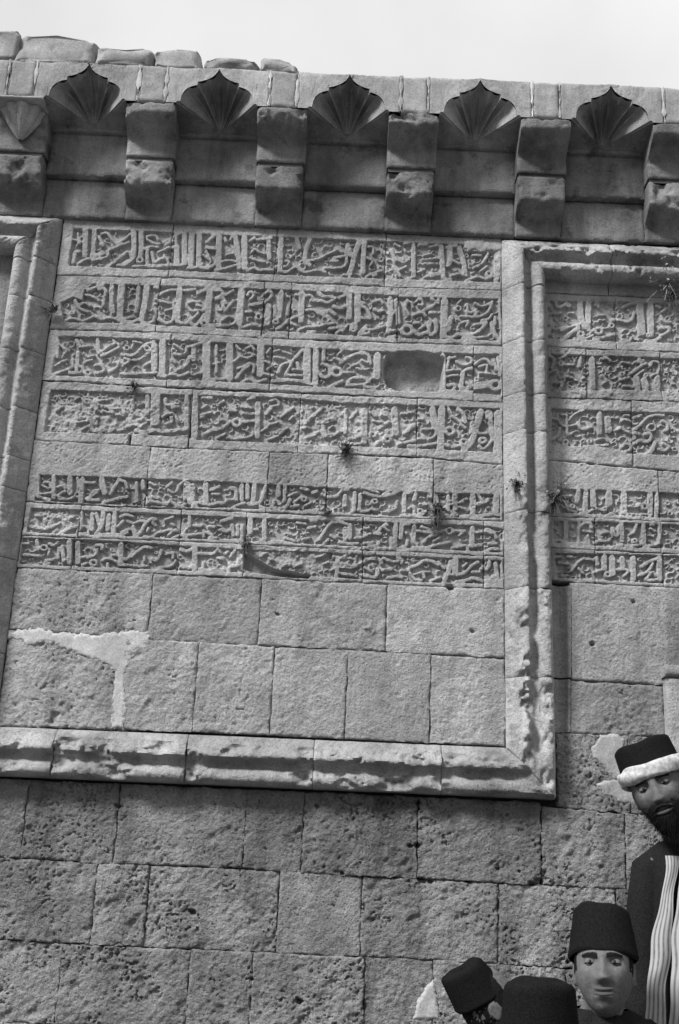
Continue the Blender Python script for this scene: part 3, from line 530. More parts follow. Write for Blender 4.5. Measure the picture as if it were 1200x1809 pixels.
eR = wp(1400, 447); eL = wp(-300, 366)
def leg(A, B, cuts, out, m0, m1, ero, ents=None):
    d = (B-A)/np.linalg.norm(B-A); o = np.array([d[1], -d[0]])*out     # outward normal
    cs = [0]+[float(np.dot(wp(*c)-A, d)) for c in cuts]+[float(np.linalg.norm(B-A))]
    for i in range(len(cs)-1):
        e = ero[i % len(ero)]
        sweep_block(A, B, cs[i], cs[i+1], prof, max(8, int((cs[i+1]-cs[i])/.008)), 'frame_moulding', M_mould, e, m0 if i == 0 else 0, m1 if i == len(cs)-2 else 0, o)
# sill, right upright, top right branch, left upright, top left branch
leg(cBL, cBR, [(103, 1287), (334, 1296), (556, 1306), (779, 1315)], 1, -1, 1, [.7, 1.2, 1.2, 1.3, .8])
leg(cBR, cTR, [(892, 1198), (891, 1042), (889, 908), (888, 768), (887, 702), (886, 608), (885, 513)], 1, -1, -(-1)*-1 if False else 1, [1.3, .6, .5, .25, .2, .3, .15, .1]) if False else None
def leg2(A, B, cuts, out, m0, m1, ero):
    leg(A, B, cuts, out, m0, m1, ero)
leg2(cBR, cTR, [(892, 1198), (891, 1042), (889, 908), (888, 768), (887, 702), (886, 608), (885, 513)], 1, -1, -1, [1.1, .9, .6, .4, .2, .3, .15, .1])
leg2(cTR, eR, [(1075, 433), (1260, 441)], 1, 1, 0, [1.3, 1.4, 1.2])
leg2(cBL, cTL, [(10, 1155), (32, 990), (50, 870), (58, 815), (68, 700+30), (80, 628), (92, 535), (101, 470)], -1, -1, -1, [.3, .4, .4, .3, .3, .3, .3, .2])
leg2(cTL, eL, [(-40, 379)], -1, 1, 0, [.4])
# shaft
def shaft(x0, x1, ya, yb):
    A = wp((x0+x1)/2, yb, .03); B = wp((x0+x1)/2, ya, .03); wd = float(PW(x1, ya, .03)[0]-PW(x0, ya, .03)[0])
    n = 60; th = np.linspace(0, 1, 16)
    prf = np.array([(-wd/2+wd*t, -.002-.026*math.sin(math.pi*min(1, t*1.15))**.8 if t < .87 else -.002-.02*(1-t)) for t in th])
    zz = np.linspace(A[1]+.003, B[1]-.003, n)
    X = A[0]+(B[0]-A[0])*((zz-A[1])/(B[1]-A[1]))[:, None]+prf[None, :, 0]; Z = np.repeat(zz[:, None], 16, 1)
    Y = .03-prf[None, :, 1]-rough_h(X, Z, .4, 3)
    V = np.stack([X, Y+0*X, Z], -1)
    mesh_obj('concave_shaft', V.reshape(-1, 3), gridF(n, 16, flip=True), M_mould, facade)
shaft(975, 1009, 1033, 1197); shaft(975, 1008, 1198, 1294)

# dark mortar bed behind the stones, one sheet with depth
def box(name, x0, x1, y0, y1, z0, z1, mat, parent=None):
    V = [(x, y, z) for x in (x0, x1) for y in (y0, y1) for z in (z0, z1)]
    return mesh_obj(name, V, [(0, 1, 3, 2), (4, 6, 7, 5), (0, 4, 5, 1), (2, 3, 7, 6), (0, 2, 6, 4), (1, 5, 7, 3)], mat, parent, smooth=False)
box('joint_mortar', -6, 6, .115, .6, -.2, 6.0, M_mortar, facade)

# wall beyond the picture's edges and down to the ground: larger plain blocks
def far_stone(x0, x1, z0, z1, Y=.02):
    n = max(3, int((x1-x0)/.05)); k = max(3, int((z1-z0)/.05)); g = .004
    X, Z = np.meshgrid(np.linspace(x0+g, x1-g, n), np.linspace(z1-g, z0+g, k))
    h = rough_h(X, Z, .9, x0*7+z0)
    h[0] -= .01; h[-1] -= .01; h[:, 0] -= .01; h[:, -1] -= .01
    V = np.stack([X, Y-h, Z], -1).reshape(-1, 3)
    ring = [j for j in range(n)]+[i*n+n-1 for i in range(1, k)]+[(k-1)*n+j for j in range(n-2, -1, -1)]+[i*n for i in range(k-2, 0, -1)]
    ri = np.array(ring); bk = V[ri].copy(); bk[:, 1] = .12; nn = len(V); q = np.arange(len(ri)); q2 = (q+1) % len(ri)
    mesh_obj('stone_block', np.concatenate([V, bk]), np.concatenate([gridF(k, n), np.stack([ri[q], ri[q2], nn+q2, nn+q], 1)]), M_rough, facade, angle=62)
zb = min(float(PW(x, c4[0][1]+(x)*.0483, .02)[1]) for x in (0, 1200))
zc = zb; rz = random.Random(5)
for k in range(2):
    z1 = zc-.004; z0 = zc*(1-(k+1)/2) if k == 0 else -.02
    z0 = zb/2 if k == 0 else -.02
    x = -6
    while x < 6:
        ww = rz.uniform(.5, .85); far_stone(x, min(x+ww, 6), z0, z1); x += ww
    zc = z0
for side in (-1, 1):
    z = zb
    while z < 5.1:
        hh_ = rz.uniform(.34, .42); x = 1.86 if side > 0 else -6.0
        lim = 6.0 if side > 0 else -1.75
        while x < lim-.05:
            ww = rz.uniform(.5, .85); x2 = min(x+ww, lim)
            if lim-x2 < .15: x2 = lim
            far_stone(x, x2, z, min(z+hh_, 5.15), .047); x = x2
        z += hh_
# ---------------------------------------------------------------- bracketed cornice with shell hoods
ZB, ZS, ZT, ZP = 5.022, 5.337, 5.588, 5.832      # base line, tier split, bracket top, parapet top
PJ = .31; SPC = .7193; CW = .448; CR2 = -.579    # projection, spacing, cell width, right edge of the second hood
def cellx(k): r = CR2+SPC*(k-2); return r-CW, r
def ss(t): t = np.clip(t, 0, 1); return t*t*(3-2*t)
def tier(name, x0, x1, za, zb_, p0, p1, f0, f1, parent, mat, seed, jut=0):
    f = np.linspace(0, 1, 34); tq = np.clip((f-f0)/(f1-f0), 0, 1); p = p0+(p1-p0)*(ss(tq))
    z = za+(zb_-za)*f
    p = np.concatenate([[-.0], p, [0.0]]); z = np.concatenate([[za], z, [zb_]])
    xs = np.linspace(x0, x1, 26); nx = len(xs)
    X, Z = np.meshgrid(xs, z); P = np.repeat(p[:, None], nx, 1)
    E = np.clip(fbm(X*12+seed, Z*12+seed, 2, 4, .6), 0, 1)
    inner = np.ones_like(P); inner[0] = inner[-1] = 0
    Pn = P+inner*(rough_h(X, Z, .25, seed)-.05*E*sstep(P, p1*.8, p1))
    Pn[1, :] -= .006; Pn[-2, :] -= .012*(.5+E[-2])
    ex = np.clip(1-np.minimum(X-x0, x1-X)/.012, 0, 1); Pn -= inner*.012*ex**2*(.6+2*E)
    V = np.stack([X, -Pn, Z], -1)
    L_ = np.stack([np.full(len(z), x0), np.full(len(z), .05), z], -1)[:, None]; R_ = np.stack([np.full(len(z), x1), np.full(len(z), .05), z], -1)[:, None]
    V = np.concatenate([L_, V, R_], 1)
    return mesh_obj(name, V.reshape(-1, 3), gridF(V.shape[0], V.shape[1], flip=True), mat, parent, angle=50)
for k in range(-1, 7):
    x0 = cellx(k)[1]; x1 = cellx(k+1)[0]
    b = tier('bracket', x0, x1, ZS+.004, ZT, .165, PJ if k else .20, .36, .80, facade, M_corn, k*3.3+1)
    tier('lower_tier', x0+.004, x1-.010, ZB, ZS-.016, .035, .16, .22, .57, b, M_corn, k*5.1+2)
    # recessed neck between the two tiers
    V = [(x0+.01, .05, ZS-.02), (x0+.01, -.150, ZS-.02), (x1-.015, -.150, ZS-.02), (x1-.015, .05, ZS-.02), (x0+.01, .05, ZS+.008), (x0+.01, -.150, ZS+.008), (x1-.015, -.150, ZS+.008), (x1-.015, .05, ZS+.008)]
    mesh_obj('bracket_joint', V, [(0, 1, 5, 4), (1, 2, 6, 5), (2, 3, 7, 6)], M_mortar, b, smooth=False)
    if k == 0:
        b['label'] = 'bracket with a hanging fluted shell carved on its front'
# back wall of the cells in two courses, with a ledge under the hood
def panel_strip(name, x0, x1, z0, z1, y, seed, mat=M_corn, depth=.1, rough=.3, parent=None, thick=None):
    n = max(4, int((x1-x0)/.012)); k = max(4, int((z1-z0)/.012))
    X, Z = np.meshgrid(np.linspace(x0, x1, n), np.linspace(z1, z0, k)); h = rough_h(X, Z, rough, seed)
    d = np.minimum(np.minimum(X-x0, x1-X), np.minimum(Z-z0, z1-Z)); h -= .007*np.clip(1-d/.012, 0, 1)**2*(1+2*np.clip(fbm(X*20+seed, Z*20, 4, 3), 0, 1))
    V = np.stack([X, y-h, Z], -1).reshape(-1, 3)
    ri = np.array([j for j in range(n)]+[i*n+n-1 for i in range(1, k)]+[(k-1)*n+j for j in range(n-2, -1, -1)]+[i*n for i in range(k-2, 0, -1)])
    bk = V[ri].copy(); bk[:, 1] = y+depth; nn = len(V); q = np.arange(len(ri)); q2 = (q+1) % len(ri)
    return mesh_obj(name, np.concatenate([V, bk]), np.concatenate([gridF(k, n), np.stack([ri[q], ri[q2], nn+q2, nn+q], 1)]), mat, parent or facade, angle=62)
ARCH = [(0, 61), (.05, 54.5), (.1, 50), (.18, 45.5), (.28, 42), (.40, 39), (.5, 37.5), (.505, 31.5), (.56, 31), (.63, 29.5), (.70, 27.5), (.77, 24), (.83, 19), (.87, 12), (.885, 4), (.90, 2.5), (.95, 3.5), (1.0, 0.5)]
PXM = (5.812-5.588)/59.0
for k in range(0, 7):
    xa, xb = cellx(k); xm = (xa+xb)/2; hw = CW/2
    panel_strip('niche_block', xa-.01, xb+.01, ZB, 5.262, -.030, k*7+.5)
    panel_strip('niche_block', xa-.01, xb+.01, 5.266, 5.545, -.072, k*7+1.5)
    # dense arch line, left to right
    half = np.array(ARCH); us = []; 
    dens = []
    for i in range(len(half)-1):
        a, b2 = half[i], half[i+1]; kk = 4 if abs(b2[0]-a[0]) > .02 else 1
        for j in range(kk): dens.append(a+(b2-a)*j/kk)
    dens.append(half[-1]); dens = np.array(dens)
    full = np.concatenate([np.stack([-dens[::-1, 0], dens[::-1, 1]], 1), dens[1:]])
    ax = xm+full[:, 0]*hw; az = ZT+full[:, 1]*PXM
    # shell hood: from the root at the back out to the scalloped lip, scooped flutes between ribs
    Cx, Cy, Cz = xm, -.075, 5.628
    Cz = 5.60
    nodes = np.array([-1, -.89, -.70, -.5, -.26, 0, .26, .5, .70, .89, 1.0]); T = np.linspace(0, 1, 22)
    G = []
    for i in range(len(full)):
        u = full[i, 0]; j = min(np.searchsorted(nodes, u, side='right')-1, len(nodes)-2); j = max(j, 0)
        ph = (u-nodes[j])/(nodes[j+1]-nodes[j]); sc = math.sin(math.pi*min(max(ph, 0), 1))**.8
        amp = .060*sc*(1 if 1 < j < 8 else (.5 if 0 < j < 9 else .1))
        row = []
        for t in T:
            rx = .03*u*(1-t)
            x = Cx+rx+(ax[i]-Cx)*t; wu = 1-u*u; yb = Cy+(-PJ+.002-Cy)*(t**(1+.2*wu)); zz = Cz+(az[i]-Cz)*(t**(1-.10*wu))
            # bow of the whole hood and scoop of the flute (upwards and into the stone)
            bow = .030*math.sin(math.pi*t)*(1-abs(u))
            g = amp*math.sin(math.pi*min(t*1.0, 1)*.62)*(1-.55*t**6)
            row.append((x, yb+g*.7, zz+bow+g*.55*(1-t**5)))
        G.append(row)
    G = np.array(G)
    hood = mesh_obj('shell_hood', G.reshape(-1, 3), gridF(len(full), len(T), flip=True), M_shell, facade, angle=28)
    # dark flanks under the hood down to the ledge
    low = np.array([(xm+full[i, 0]*hw, -.085, 5.556) for i in range(len(full))])
    n = 31; q = np.linspace(-1, 1, n); F_ = []
    for u in q:
        top = np.array([xm+u*hw, Cy+(-PJ+.004-Cy)*abs(u)**1.1, Cz+(ZT-Cz)*abs(u)+(.0)]) 
        bot = np.array([xm+u*hw*.999, -.088, 5.545])
        row = []
        for t in np.linspace(0, 1, 9):
            p = bot+(top-bot)*t; p[1] = bot[1]+(top[1]-bot[1])*t**1.6; row.append(p)
        F_.append(row)
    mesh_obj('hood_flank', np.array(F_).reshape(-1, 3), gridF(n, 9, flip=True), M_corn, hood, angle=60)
    panel_strip('niche_ledge', xa-.005, xb+.005, 5.532, 5.562, -.098, k+.3)
    # parapet block above the cell, cut by the scalloped arch
    j0 = xa-.060; j1 = xb+.060                      # joints stand beside the bracket
    bx = np.concatenate([np.linspace(j0+.003, xa-.004, 8), ax, np.linspace(xb+.004, j1-.003, 8)]); bz = np.concatenate([np.full(8, ZT+.001), az, np.full(8, ZT+.001)])
    rows = 12; tt = np.linspace(0, 1, rows)[:, None]
    topz = ZP-.004+.006*fbm(bx*5, bx*0+k, 3, 2)
    Z = bz[None]*(1-tt)+topz[None]*tt; X = np.repeat(bx[None], rows, 0)
    hh = rough_h(X, Z, .35, k*2.2)*.9; hh[0] *= .2
    hh[-1] -= .01; hh[:, 0] -= .006; hh[:, -1] -= .006
    Yf = -PJ-hh
    V = np.stack([X, Yf, Z], -1)
    back = V[-1].copy(); back[:, 1] = .15; sideL = V[:, 0].copy(); sideL[:, 1] = .15; sideR = V[:, -1].copy(); sideR[:, 1] = .15
    VV = np.concatenate([V.reshape(-1, 3), back, sideL, sideR]); nb = len(bx); o = rows*nb
    F = [gridF(rows, nb, flip=True)]
    qn = np.arange(nb-1); F.append(np.stack([(rows-1)*nb+qn, (rows-1)*nb+qn+1, o+qn+1, o+qn], 1))
    rn = np.arange(rows-1); F.append(np.stack([rn*nb, (rn+1)*nb, o+nb+rn+1, o+nb+rn], 1)); F.append(np.stack([rn*nb+nb-1, o+nb+rows+rn, o+nb+rows+rn+1, (rn+1)*nb+nb-1], 1))
    mesh_obj('parapet_block', VV, np.concatenate(F), M_fascia, facade, angle=50)
# small parapet blocks over the brackets and their pale joints
for k in range(-1, 7):
    x0 = cellx(k)[1]+.063; x1 = cellx(k+1)[0]-.063
    panel_strip('parapet_block', x0, x1, ZT+.001, ZP-.006, -PJ+.001, k+9.1, M_fascia, .4)
    for s, xj in enumerate((x0-.003, x1+.003)):
        zs = np.linspace(ZT+.004, ZP-.008, 20); V = []
        for z in zs:
            wv = max(.0008, .0055+.013*fbm(np.array([z*22+k*7+s*3]), np.array([xj*9]), 2, 3)[0])
            V += [(xj-wv, -PJ-.001, z), (xj+.003*math.sin(z*60+k), -PJ-.0045, z), (xj+wv, -PJ-.001, z)]
        mesh_obj('mortar_joint', V, gridF(20, 3, flip=True), M_mlight, facade)
# hanging fluted shell on the leftmost bracket
bx0 = cellx(0)[1]; bx1 = cellx(1)[0]; xm = (bx0+bx1)/2; n = 57; G = []
for i in range(n):
    a = math.pi*i/(n-1); fl = abs(math.sin(a*4.5)); 
    row = []
    for t in np.linspace(0, 1, 16):
        r = (.010+.118*t**.8)*(1-.16*(1-fl)*t**.5)
        row.append((xm-r*math.cos(a), -.185-(r*math.sin(a))*.95, 5.395+.168*t))
    row.append((xm, -.185, 5.563)); G.append(row)
mesh_obj('hanging_shell', np.array(G).reshape(-1, 3), gridF(n, 17, flip=True), M_mould, facade, angle=25)
panel_strip('bracket_cap', bx0, bx1, ZT-.02, ZT+.0, -PJ-.012, 3.3, M_fascia, .25)
# solid core behind the cornice so that nothing is open from above or from the side
box('cornice_core', -6, 6, -.02, .5, 5.03, 5.80, M_mortar, facade)
box('parapet_core', -6, 6, -.06, .14, 5.62, 5.812, M_mortar, facade)
# ---------------------------------------------------------------- loose capping stones on the parapet
caps = [((-22, 52), (34, 100), 'capping stone at the far left end of the parapet, cut by the picture edge'),
        ((33, 62), (169, 103), 'longest and flattest-topped capping stone, second from the left on the parapet'),
        ((172, 79), (272, 111), 'low rounded capping stone between the long flat one and the squarish smooth one'),
        ((276, 86), (355, 116), 'squarish smooth capping stone in the middle of the row on the parapet'),
        ((359, 95), (460, 118), 'thin lens-shaped capping stone with a dark underside'),
        ((461, 101), (526, 126), 'last capping stone on the right, with a broken sloping end')]
for ci, (a, b, lab) in enumerate(caps):
    Yc = -.29
    x0, z1 = [float(v) for v in PW(a[0], a[1]+1, Yc)]; x1, z0 = [float(v) for v in PW(b[0], b[1], Yc)]; z0 = ZP-.012
    _, z1 = [float(v) for v in PW((a[0]+b[0])/2, (a[1]+(.02)*(b[0]-a[0]))+0, Yc)]
    n, k = 44, 30; V = []
    for i in range(k+1):
        ph = math.pi*i/k-math.pi/2
        for j in range(n):
            th = 2*math.pi*j/n
            e = .24 if ci != 4 else .5; ez = (.22, .2, .34, .25, .7, .25)[ci]
            f = lambda v, p: math.copysign(abs(v)**p, v)
            x = f(math.cos(ph), ez)*f(math.cos(th), e); y = f(math.cos(ph), ez)*f(math.sin(th), e); z = f(math.sin(ph), ez)
            V.append((x, y, z))
    V = np.array(V)
    X = (x0+x1)/2+V[:, 0]*(x1-x0)/2; Y = Yc+.16+V[:, 1]*.17; Z = (z0+z1)/2+V[:, 2]*(z1-z0)/2
    nn_ = fbm(X*14+ci*5, Z*22+Y*9, 2, 4, .6); n2 = fbm(X*5+ci, Z*5-Y*4, 5, 2)
    top = V[:, 2] > 0
    Z = Z+fbm(X*55, Z*60+Y*50, 4, 3)*.006+nn_*.020+top*n2*.028; Y = Y+nn_*.03+fbm(X*48, Z*48, 6, 3)*.010; X = X+fbm(Z*12+ci, Y*10, 3, 3)*.02
    if ci == 5: Z = np.where(top, z0+(Z-z0)*(1-.55*sstep((X-x0)/(x1-x0), .6, 1.0)), Z)
    if ci == 4: Z = np.where(top, z0+(Z-z0)*(1-.3*np.abs((X-x0)/(x1-x0)-.6)), Z)
    o = mesh_obj('capping_stone', np.stack([X, Y, Z], 1), gridF(k+1, n, closed=True), M_fascia, None, angle=60)
    tag(o, lab, 'stone', 'capping stones along the parapet')

# ---------------------------------------------------------------- plaster patches, door jamb
def patch(pts, Y, thick, name='plaster_patch', lab=None, mat=None, parent=None, wg=7):
    xs = np.array(pts[0::2], float); ys = np.array(pts[1::2], float); st = 1.3
    gx_, gy_ = np.meshgrid(np.arange(xs.min()-6, xs.max()+7, st), np.arange(ys.min()-6, ys.max()+7, st))
    wx = gx_+fbm(gx_/10., gy_/10., 5, 4, .65)*wg; wy = gy_+fbm(gx_/10.+9, gy_/10., 6, 4, .65)*wg
    ins = np.zeros(gx_.shape, bool); dist = np.full(gx_.shape, 1e9); n = len(xs)
    for i in range(n):
        ax, ay, bx, by = xs[i], ys[i], xs[(i+1) % n], ys[(i+1) % n]
        ins ^= ((ay > wy) != (by > wy)) & (wx < (bx-ax)*(wy-ay)/(by-ay+1e-9)+ax)
        t = np.clip(((wx-ax)*(bx-ax)+(wy-ay)*(by-ay))/((bx-ax)**2+(by-ay)**2+1e-9), 0, 1)
        dist = np.minimum(dist, np.hypot(wx-ax-t*(bx-ax), wy-ay-t*(by-ay)))
    sd = np.where(ins, dist, -dist)
    X, Z = PW(gx_, gy_, Y)
    h = thick*sstep(sd, -3, 5)-.020*(1-sstep(sd, -4.5, 0))+fbm(X*20, Z*20, 2, 3)*.0028+fbm(X*5, Z*5, 3, 2)*.004
    V = np.stack([X, Y-h, Z], -1).reshape(-1, 3); r, c = gx_.shape
    F = gridF(r, c); keep = (sd.ravel()[F].max(1) > -4); F = F[keep]
    used = np.unique(F); mp = np.zeros(len(V), int); mp[used] = np.arange(len(used))
    o = mesh_obj(name, V[used], mp[F], mat or M_plaster, parent or facade, angle=70)
    if lab: o['label'] = lab
    return o
patch([14, 1116, 60, 1110, 100, 1120, 180, 1122, 250, 1112, 266, 1120, 262, 1146, 240, 1152, 228, 1165, 220, 1192, 222, 1240, 218, 1286, 196, 1286, 200, 1230, 204, 1185, 190, 1172, 150, 1158, 95, 1135, 45, 1138, 40, 1128, 14, 1126], 0, .006, lab='pale Y-shaped plaster repair between the plain stones')
patch([1046, 1318, 1062, 1300, 1092, 1297, 1102, 1306, 1104, 1330, 1112, 1350, 1120, 1376, 1085, 1378, 1064, 1352, 1050, 1338], .03, .010, mat=M_plaster2, wg=4, lab='smooth pale plaster patch beside the turbaned head')
patch([1060, 1385, 1085, 1376, 1118, 1376, 1128, 1396, 1134, 1424, 1100, 1416, 1068, 1402], .03, .006, mat=M_plaster2, wg=5)
patch([766, 1733, 772, 1760, 776, 1800, 732, 1800, 738, 1768, 752, 1748], .02, .010, wg=3.5, mat=M_plaster2, lab='pale pointed plaster patch low on the wall')
patch([822, 425, 884, 428, 884, 444, 826, 442], .0, .004, mat=M_plaster2)
# door opening at the right: pale jamb and a dark return
jx0 = float(PW(1181, 1290, -.02)[0]); 
panel_strip('door_jamb', jx0, jx0+.16, .0, float(PW(1176, 1196, -.03)[1]), -.03, 4.4, M_mould, .2)
panel_strip('door_lintel', jx0-.01, jx0+1.07, float(PW(1176, 1196, -.03)[1])+.003, float(PW(1176, 1196, -.03)[1])+.06, -.045, 5.4, M_mould, .2)
panel_strip('door_leaf', jx0+.163, jx0+.9, .0, float(PW(1176, 1196, -.03)[1])-.002, .0, 6.4, M_wood, .3)
panel_strip('door_jamb', jx0+.903, jx0+1.06, .0, float(PW(1176, 1196, -.03)[1]), -.03, 7.4, M_mould, .2)
# ---------------------------------------------------------------- plants rooted in the joints
def tuft(px, py, Y, lab, n=60, ln=.06, spread=1.0, mat=None, down=.3, wdt=.0022, seed=0, name='wall_plant', cat='plant'):
    rs = np.random.RandomState(seed+11); x, z = [float(v) for v in PW(px, py, Y)]
    V = []; F = []
    for i in range(int(n*1.1)):
        l0_ = 0; a = rs.uniform(0, 2*math.pi); el = rs.uniform(.2, 1.0); l = ln*1.3*rs.uniform(.4, 1.2)
        d = np.array([math.cos(a)*el*spread, -rs.uniform(.25, .9), math.sin(a)*el]); d /= np.linalg.norm(d)
        sd = np.cross(d, np.array([0, 0, 1.0])); sd /= (np.linalg.norm(sd)+1e-6)
        p = np.array([x+rs.randn()*.007, Y, z+rs.randn()*.007]); b = len(V); k = 5
        for j in range(k+1):
            t = j/k; q = p+d*l*t+np.array([0, 0, -down*l*t*t])+rs.randn(3)*.0016
            ww = wdt*(1.2-t)+.0003
            V += [q-sd*ww, q+sd*ww+np.array([0, 0, .001])]
            if j: F.append((b+2*j-2, b+2*j-1, b+2*j+1, b+2*j))
        if rs.rand() < .5:
            c = p+d*l*rs.uniform(.5, 1); r = .0055; b = len(V)
            e1 = rs.randn(3); e1 /= np.linalg.norm(e1); e2 = np.cross(e1, d); e2 /= np.linalg.norm(e2)+1e-6
            V += [c-e1*r*1.8, c+e2*r, c+e1*r*1.8, c-e2*r]; F.append((b, b+1, b+2, b+3))
    o = mesh_obj(name, V, F, mat or M_leaf, None, smooth=False); tag(o, lab, cat, 'weeds rooted in the stone joints'); return o
tuft(609, 798, -.002, 'spiky dark weed in the joint under the fourth line of carving', 60, .075, 1.1, seed=1)
tuft(772, 897, -.002, 'dark hanging weed between the fifth and sixth lines of carving', 70, .06, .7, down=.8, seed=2)
tuft(768, 925, -.002, 'small lower weed just below the hanging one in the sixth line', 30, .04, .9, down=.6, seed=12)
tuft(911, 856, -.06, 'dark tuft growing on the right upright of the frame', 50, .055, .9, down=.6, seed=3)
tuft(978, 884, .0, 'dark bushy weed in the corner right of the frame', 120, .07, .9, down=.6, seed=4)
tuft(988, 872, .0, 'pale dry stems sprouting above the bushy corner weed', 34, .11, .9, mat=M_dry, down=.2, wdt=.0016, seed=5)
tuft(1176, 500, .0, 'dry bare weed at the right edge under the upper moulding', 40, .12, 1.0, mat=M_dry, down=.2, wdt=.0016, seed=6)
tuft(1186, 522, .0, 'dark leafy weed at the right edge beside the top carved line', 60, .07, .8, down=.7, seed=7)
tuft(236, 686, -.002, 'small spiky weed at the top of the weathered left block', 30, .05, 1.0, seed=8)
tuft(95, 548, -.02, 'dark weed in the left frame beside the second line', 55, .05, .8, down=.5, seed=9)
tuft(436, 963, -.002, 'small dark weed above the broken hollow', 40, .035, .8, down=.5, seed=10)
tuft(578, 905, -.002, 'tiny weed in the upright joint below the plain course', 22, .03, .8, down=.4, seed=13)

# ---------------------------------------------------------------- people
def ell_loft(cs, seg=28, cap=True):
    """rings (centre, rx, ry, axis frame) -> verts, faces"""
    V = []; F = []
    for (c, rx, ry, u, v) in cs:
        for k in range(seg):
            a = 2*math.pi*k/seg; V.append(np.array(c)+np.array(u)*rx*math.cos(a)+np.array(v)*ry*math.sin(a))
    for i in range(len(cs)-1):
        for k in range(seg):
            k2 = (k+1) % seg; F.append((i*seg+k, i*seg+k2, (i+1)*seg+k2, (i+1)*seg+k))
    if cap: F.append(tuple(range(seg))[::-1]); F.append(tuple((len(cs)-1)*seg+k for k in range(seg)))
    return V, F
def limb(pts, rad, seg=14):
    cs = []; P = [np.array(p, float) for p in pts]
    for i, p in enumerate(P):
        d = (P[min(i+1, len(P)-1)]-P[max(i-1, 0)]); d /= np.linalg.norm(d)
        h = np.array([1, 0, 0]) if abs(d[0]) < .9 else np.array([0, 1, 0]); u = np.cross(d, h); u /= np.linalg.norm(u); v = np.cross(d, u)
        cs.append((p, rad[i], rad[i], u, v))
    return ell_loft(cs, seg)
def merge(parts):
    V = []; F = []
    for v, f in parts:
        o = len(V); V += list(v); F += [tuple(i+o for i in t) for t in f]
    return V, F
G = lambda x, s: math.exp(-(x/s)**2)
def head_pts(old=False):
    n, k = 120, 90; V = []; F = []
    for i in range(k+1):
        ph = math.pi*i/k-math.pi/2
        for j in range(n):
            th = 2*math.pi*j/n
            sx, sy, sz = math.cos(ph)*math.sin(th), -math.cos(ph)*math.cos(th), math.sin(ph)
            x = .0755*math.copysign(abs(sx)**.92, sx); z = .118*sz; y = .093*sy
            low = max(0, min(1, (-z-.015)/.1)); x *= 1-.20*low**1.4
            if y > 0: y *= 1.06*(1-.25*low)
            else: y *= (1-.04*low)
            if sy < -.05:
                fr = min(1, (-sy)/.45); d = 0
                zt = z
                if -.058 < zt < .02:
                    t = (0.02-zt)/.065; amp = .004+.021*min(1, t)**1.2; 
                    if zt < -.046: amp *= max(0, (zt+.058)/.012)
                    d += amp*G(x, .0085+.006*min(1, t))
                d += .009*(G(x-.0125, .006)+G(x+.0125, .006))*G(zt+.043, .008)
                d += .006*(G(abs(x)-.030, .018))*G(zt-.019, .009)+.002*G(x, .02)*G(zt-.02, .01)
                d -= .016*G(abs(x)-.031, .017)*G(zt+.000, .0125)
                d += .0045*G(abs(x)-.043, .017)*G(zt+.032, .016)
                d += .006*G(x, .022)*G(zt+.0665, .0055)+.0075*G(x, .019)*G(zt+.0815, .006)-.0055*G(x, .024)*G(zt+.0742, .0026)
                d -= .0015*G(x, .004)*G(zt+.059, .006); d += .009*G(x, .022)*G(zt+.108, .013)-.003*G(x, .02)*G(zt+.0925, .005)
                d -= .0035*G(abs(x)-.035, .010)*G(zt+.066, .018)-.0030*G(abs(x)-.046, .012)*G(zt+.052, .014); d -= .0022*G(abs(x)-.024-.35*max(0, -zt-.045), .0038)*G(zt+.060, .016)
                if old: d += .0012*math.sin(zt*900)*G(zt-.045, .02)-.003*G(abs(x)-.026, .005)*G(zt+.055, .018)
                y -= d*fr
            V.append(np.array([x, y, z]))
    F = [tuple(int(q) for q in r) for r in gridF(k+1, n, closed=True)]
    parts = [(V, F)]
    for s in (-1, 1):
        cs = [(np.array([s*(.070+.011*t), .006+.010*t, -.012]), .019*(1-.15*abs(t-.4)), .031*(1-.2*abs(t-.4)), np.array([0, 1, 0]), np.array([0, 0, 1])) for t in (0, .25, .5, .75, 1)]
        parts.append(ell_loft(cs, 18))
    return merge(parts)
def remesh(name, V, F, voxel, mat, parent):
    pl = np.array(parent.location); me = bpy.data.meshes.new('tmp'); me.from_pydata([tuple(map(float, v-pl)) for v in V], [], F); me.update()
    o = bpy.data.objects.new('tmp', me); col.objects.link(o)
    md = o.modifiers.new('r', 'REMESH'); md.mode = 'VOXEL'; md.voxel_size = voxel; md.use_smooth_shade = True
    s = o.modifiers.new('s', 'SMOOTH'); s.factor = .4; s.iterations = 2
    dg = bpy.context.evaluated_depsgraph_get(); nm = bpy.data.meshes.new_from_object(o.evaluated_get(dg))
    bpy.data.objects.remove(o); nm.materials.clear(); nm.materials.append(mat)
    b = bpy.data.objects.new(name, nm); col.objects.link(b); b.parent = parent; return b
def rotm(yaw, pitch, roll):
    return np.array(Matrix.Rotation(yaw, 3, 'Z') @ Matrix.Rotation(roll, 3, 'Y') @ Matrix.Rotation(pitch, 3, 'X'))
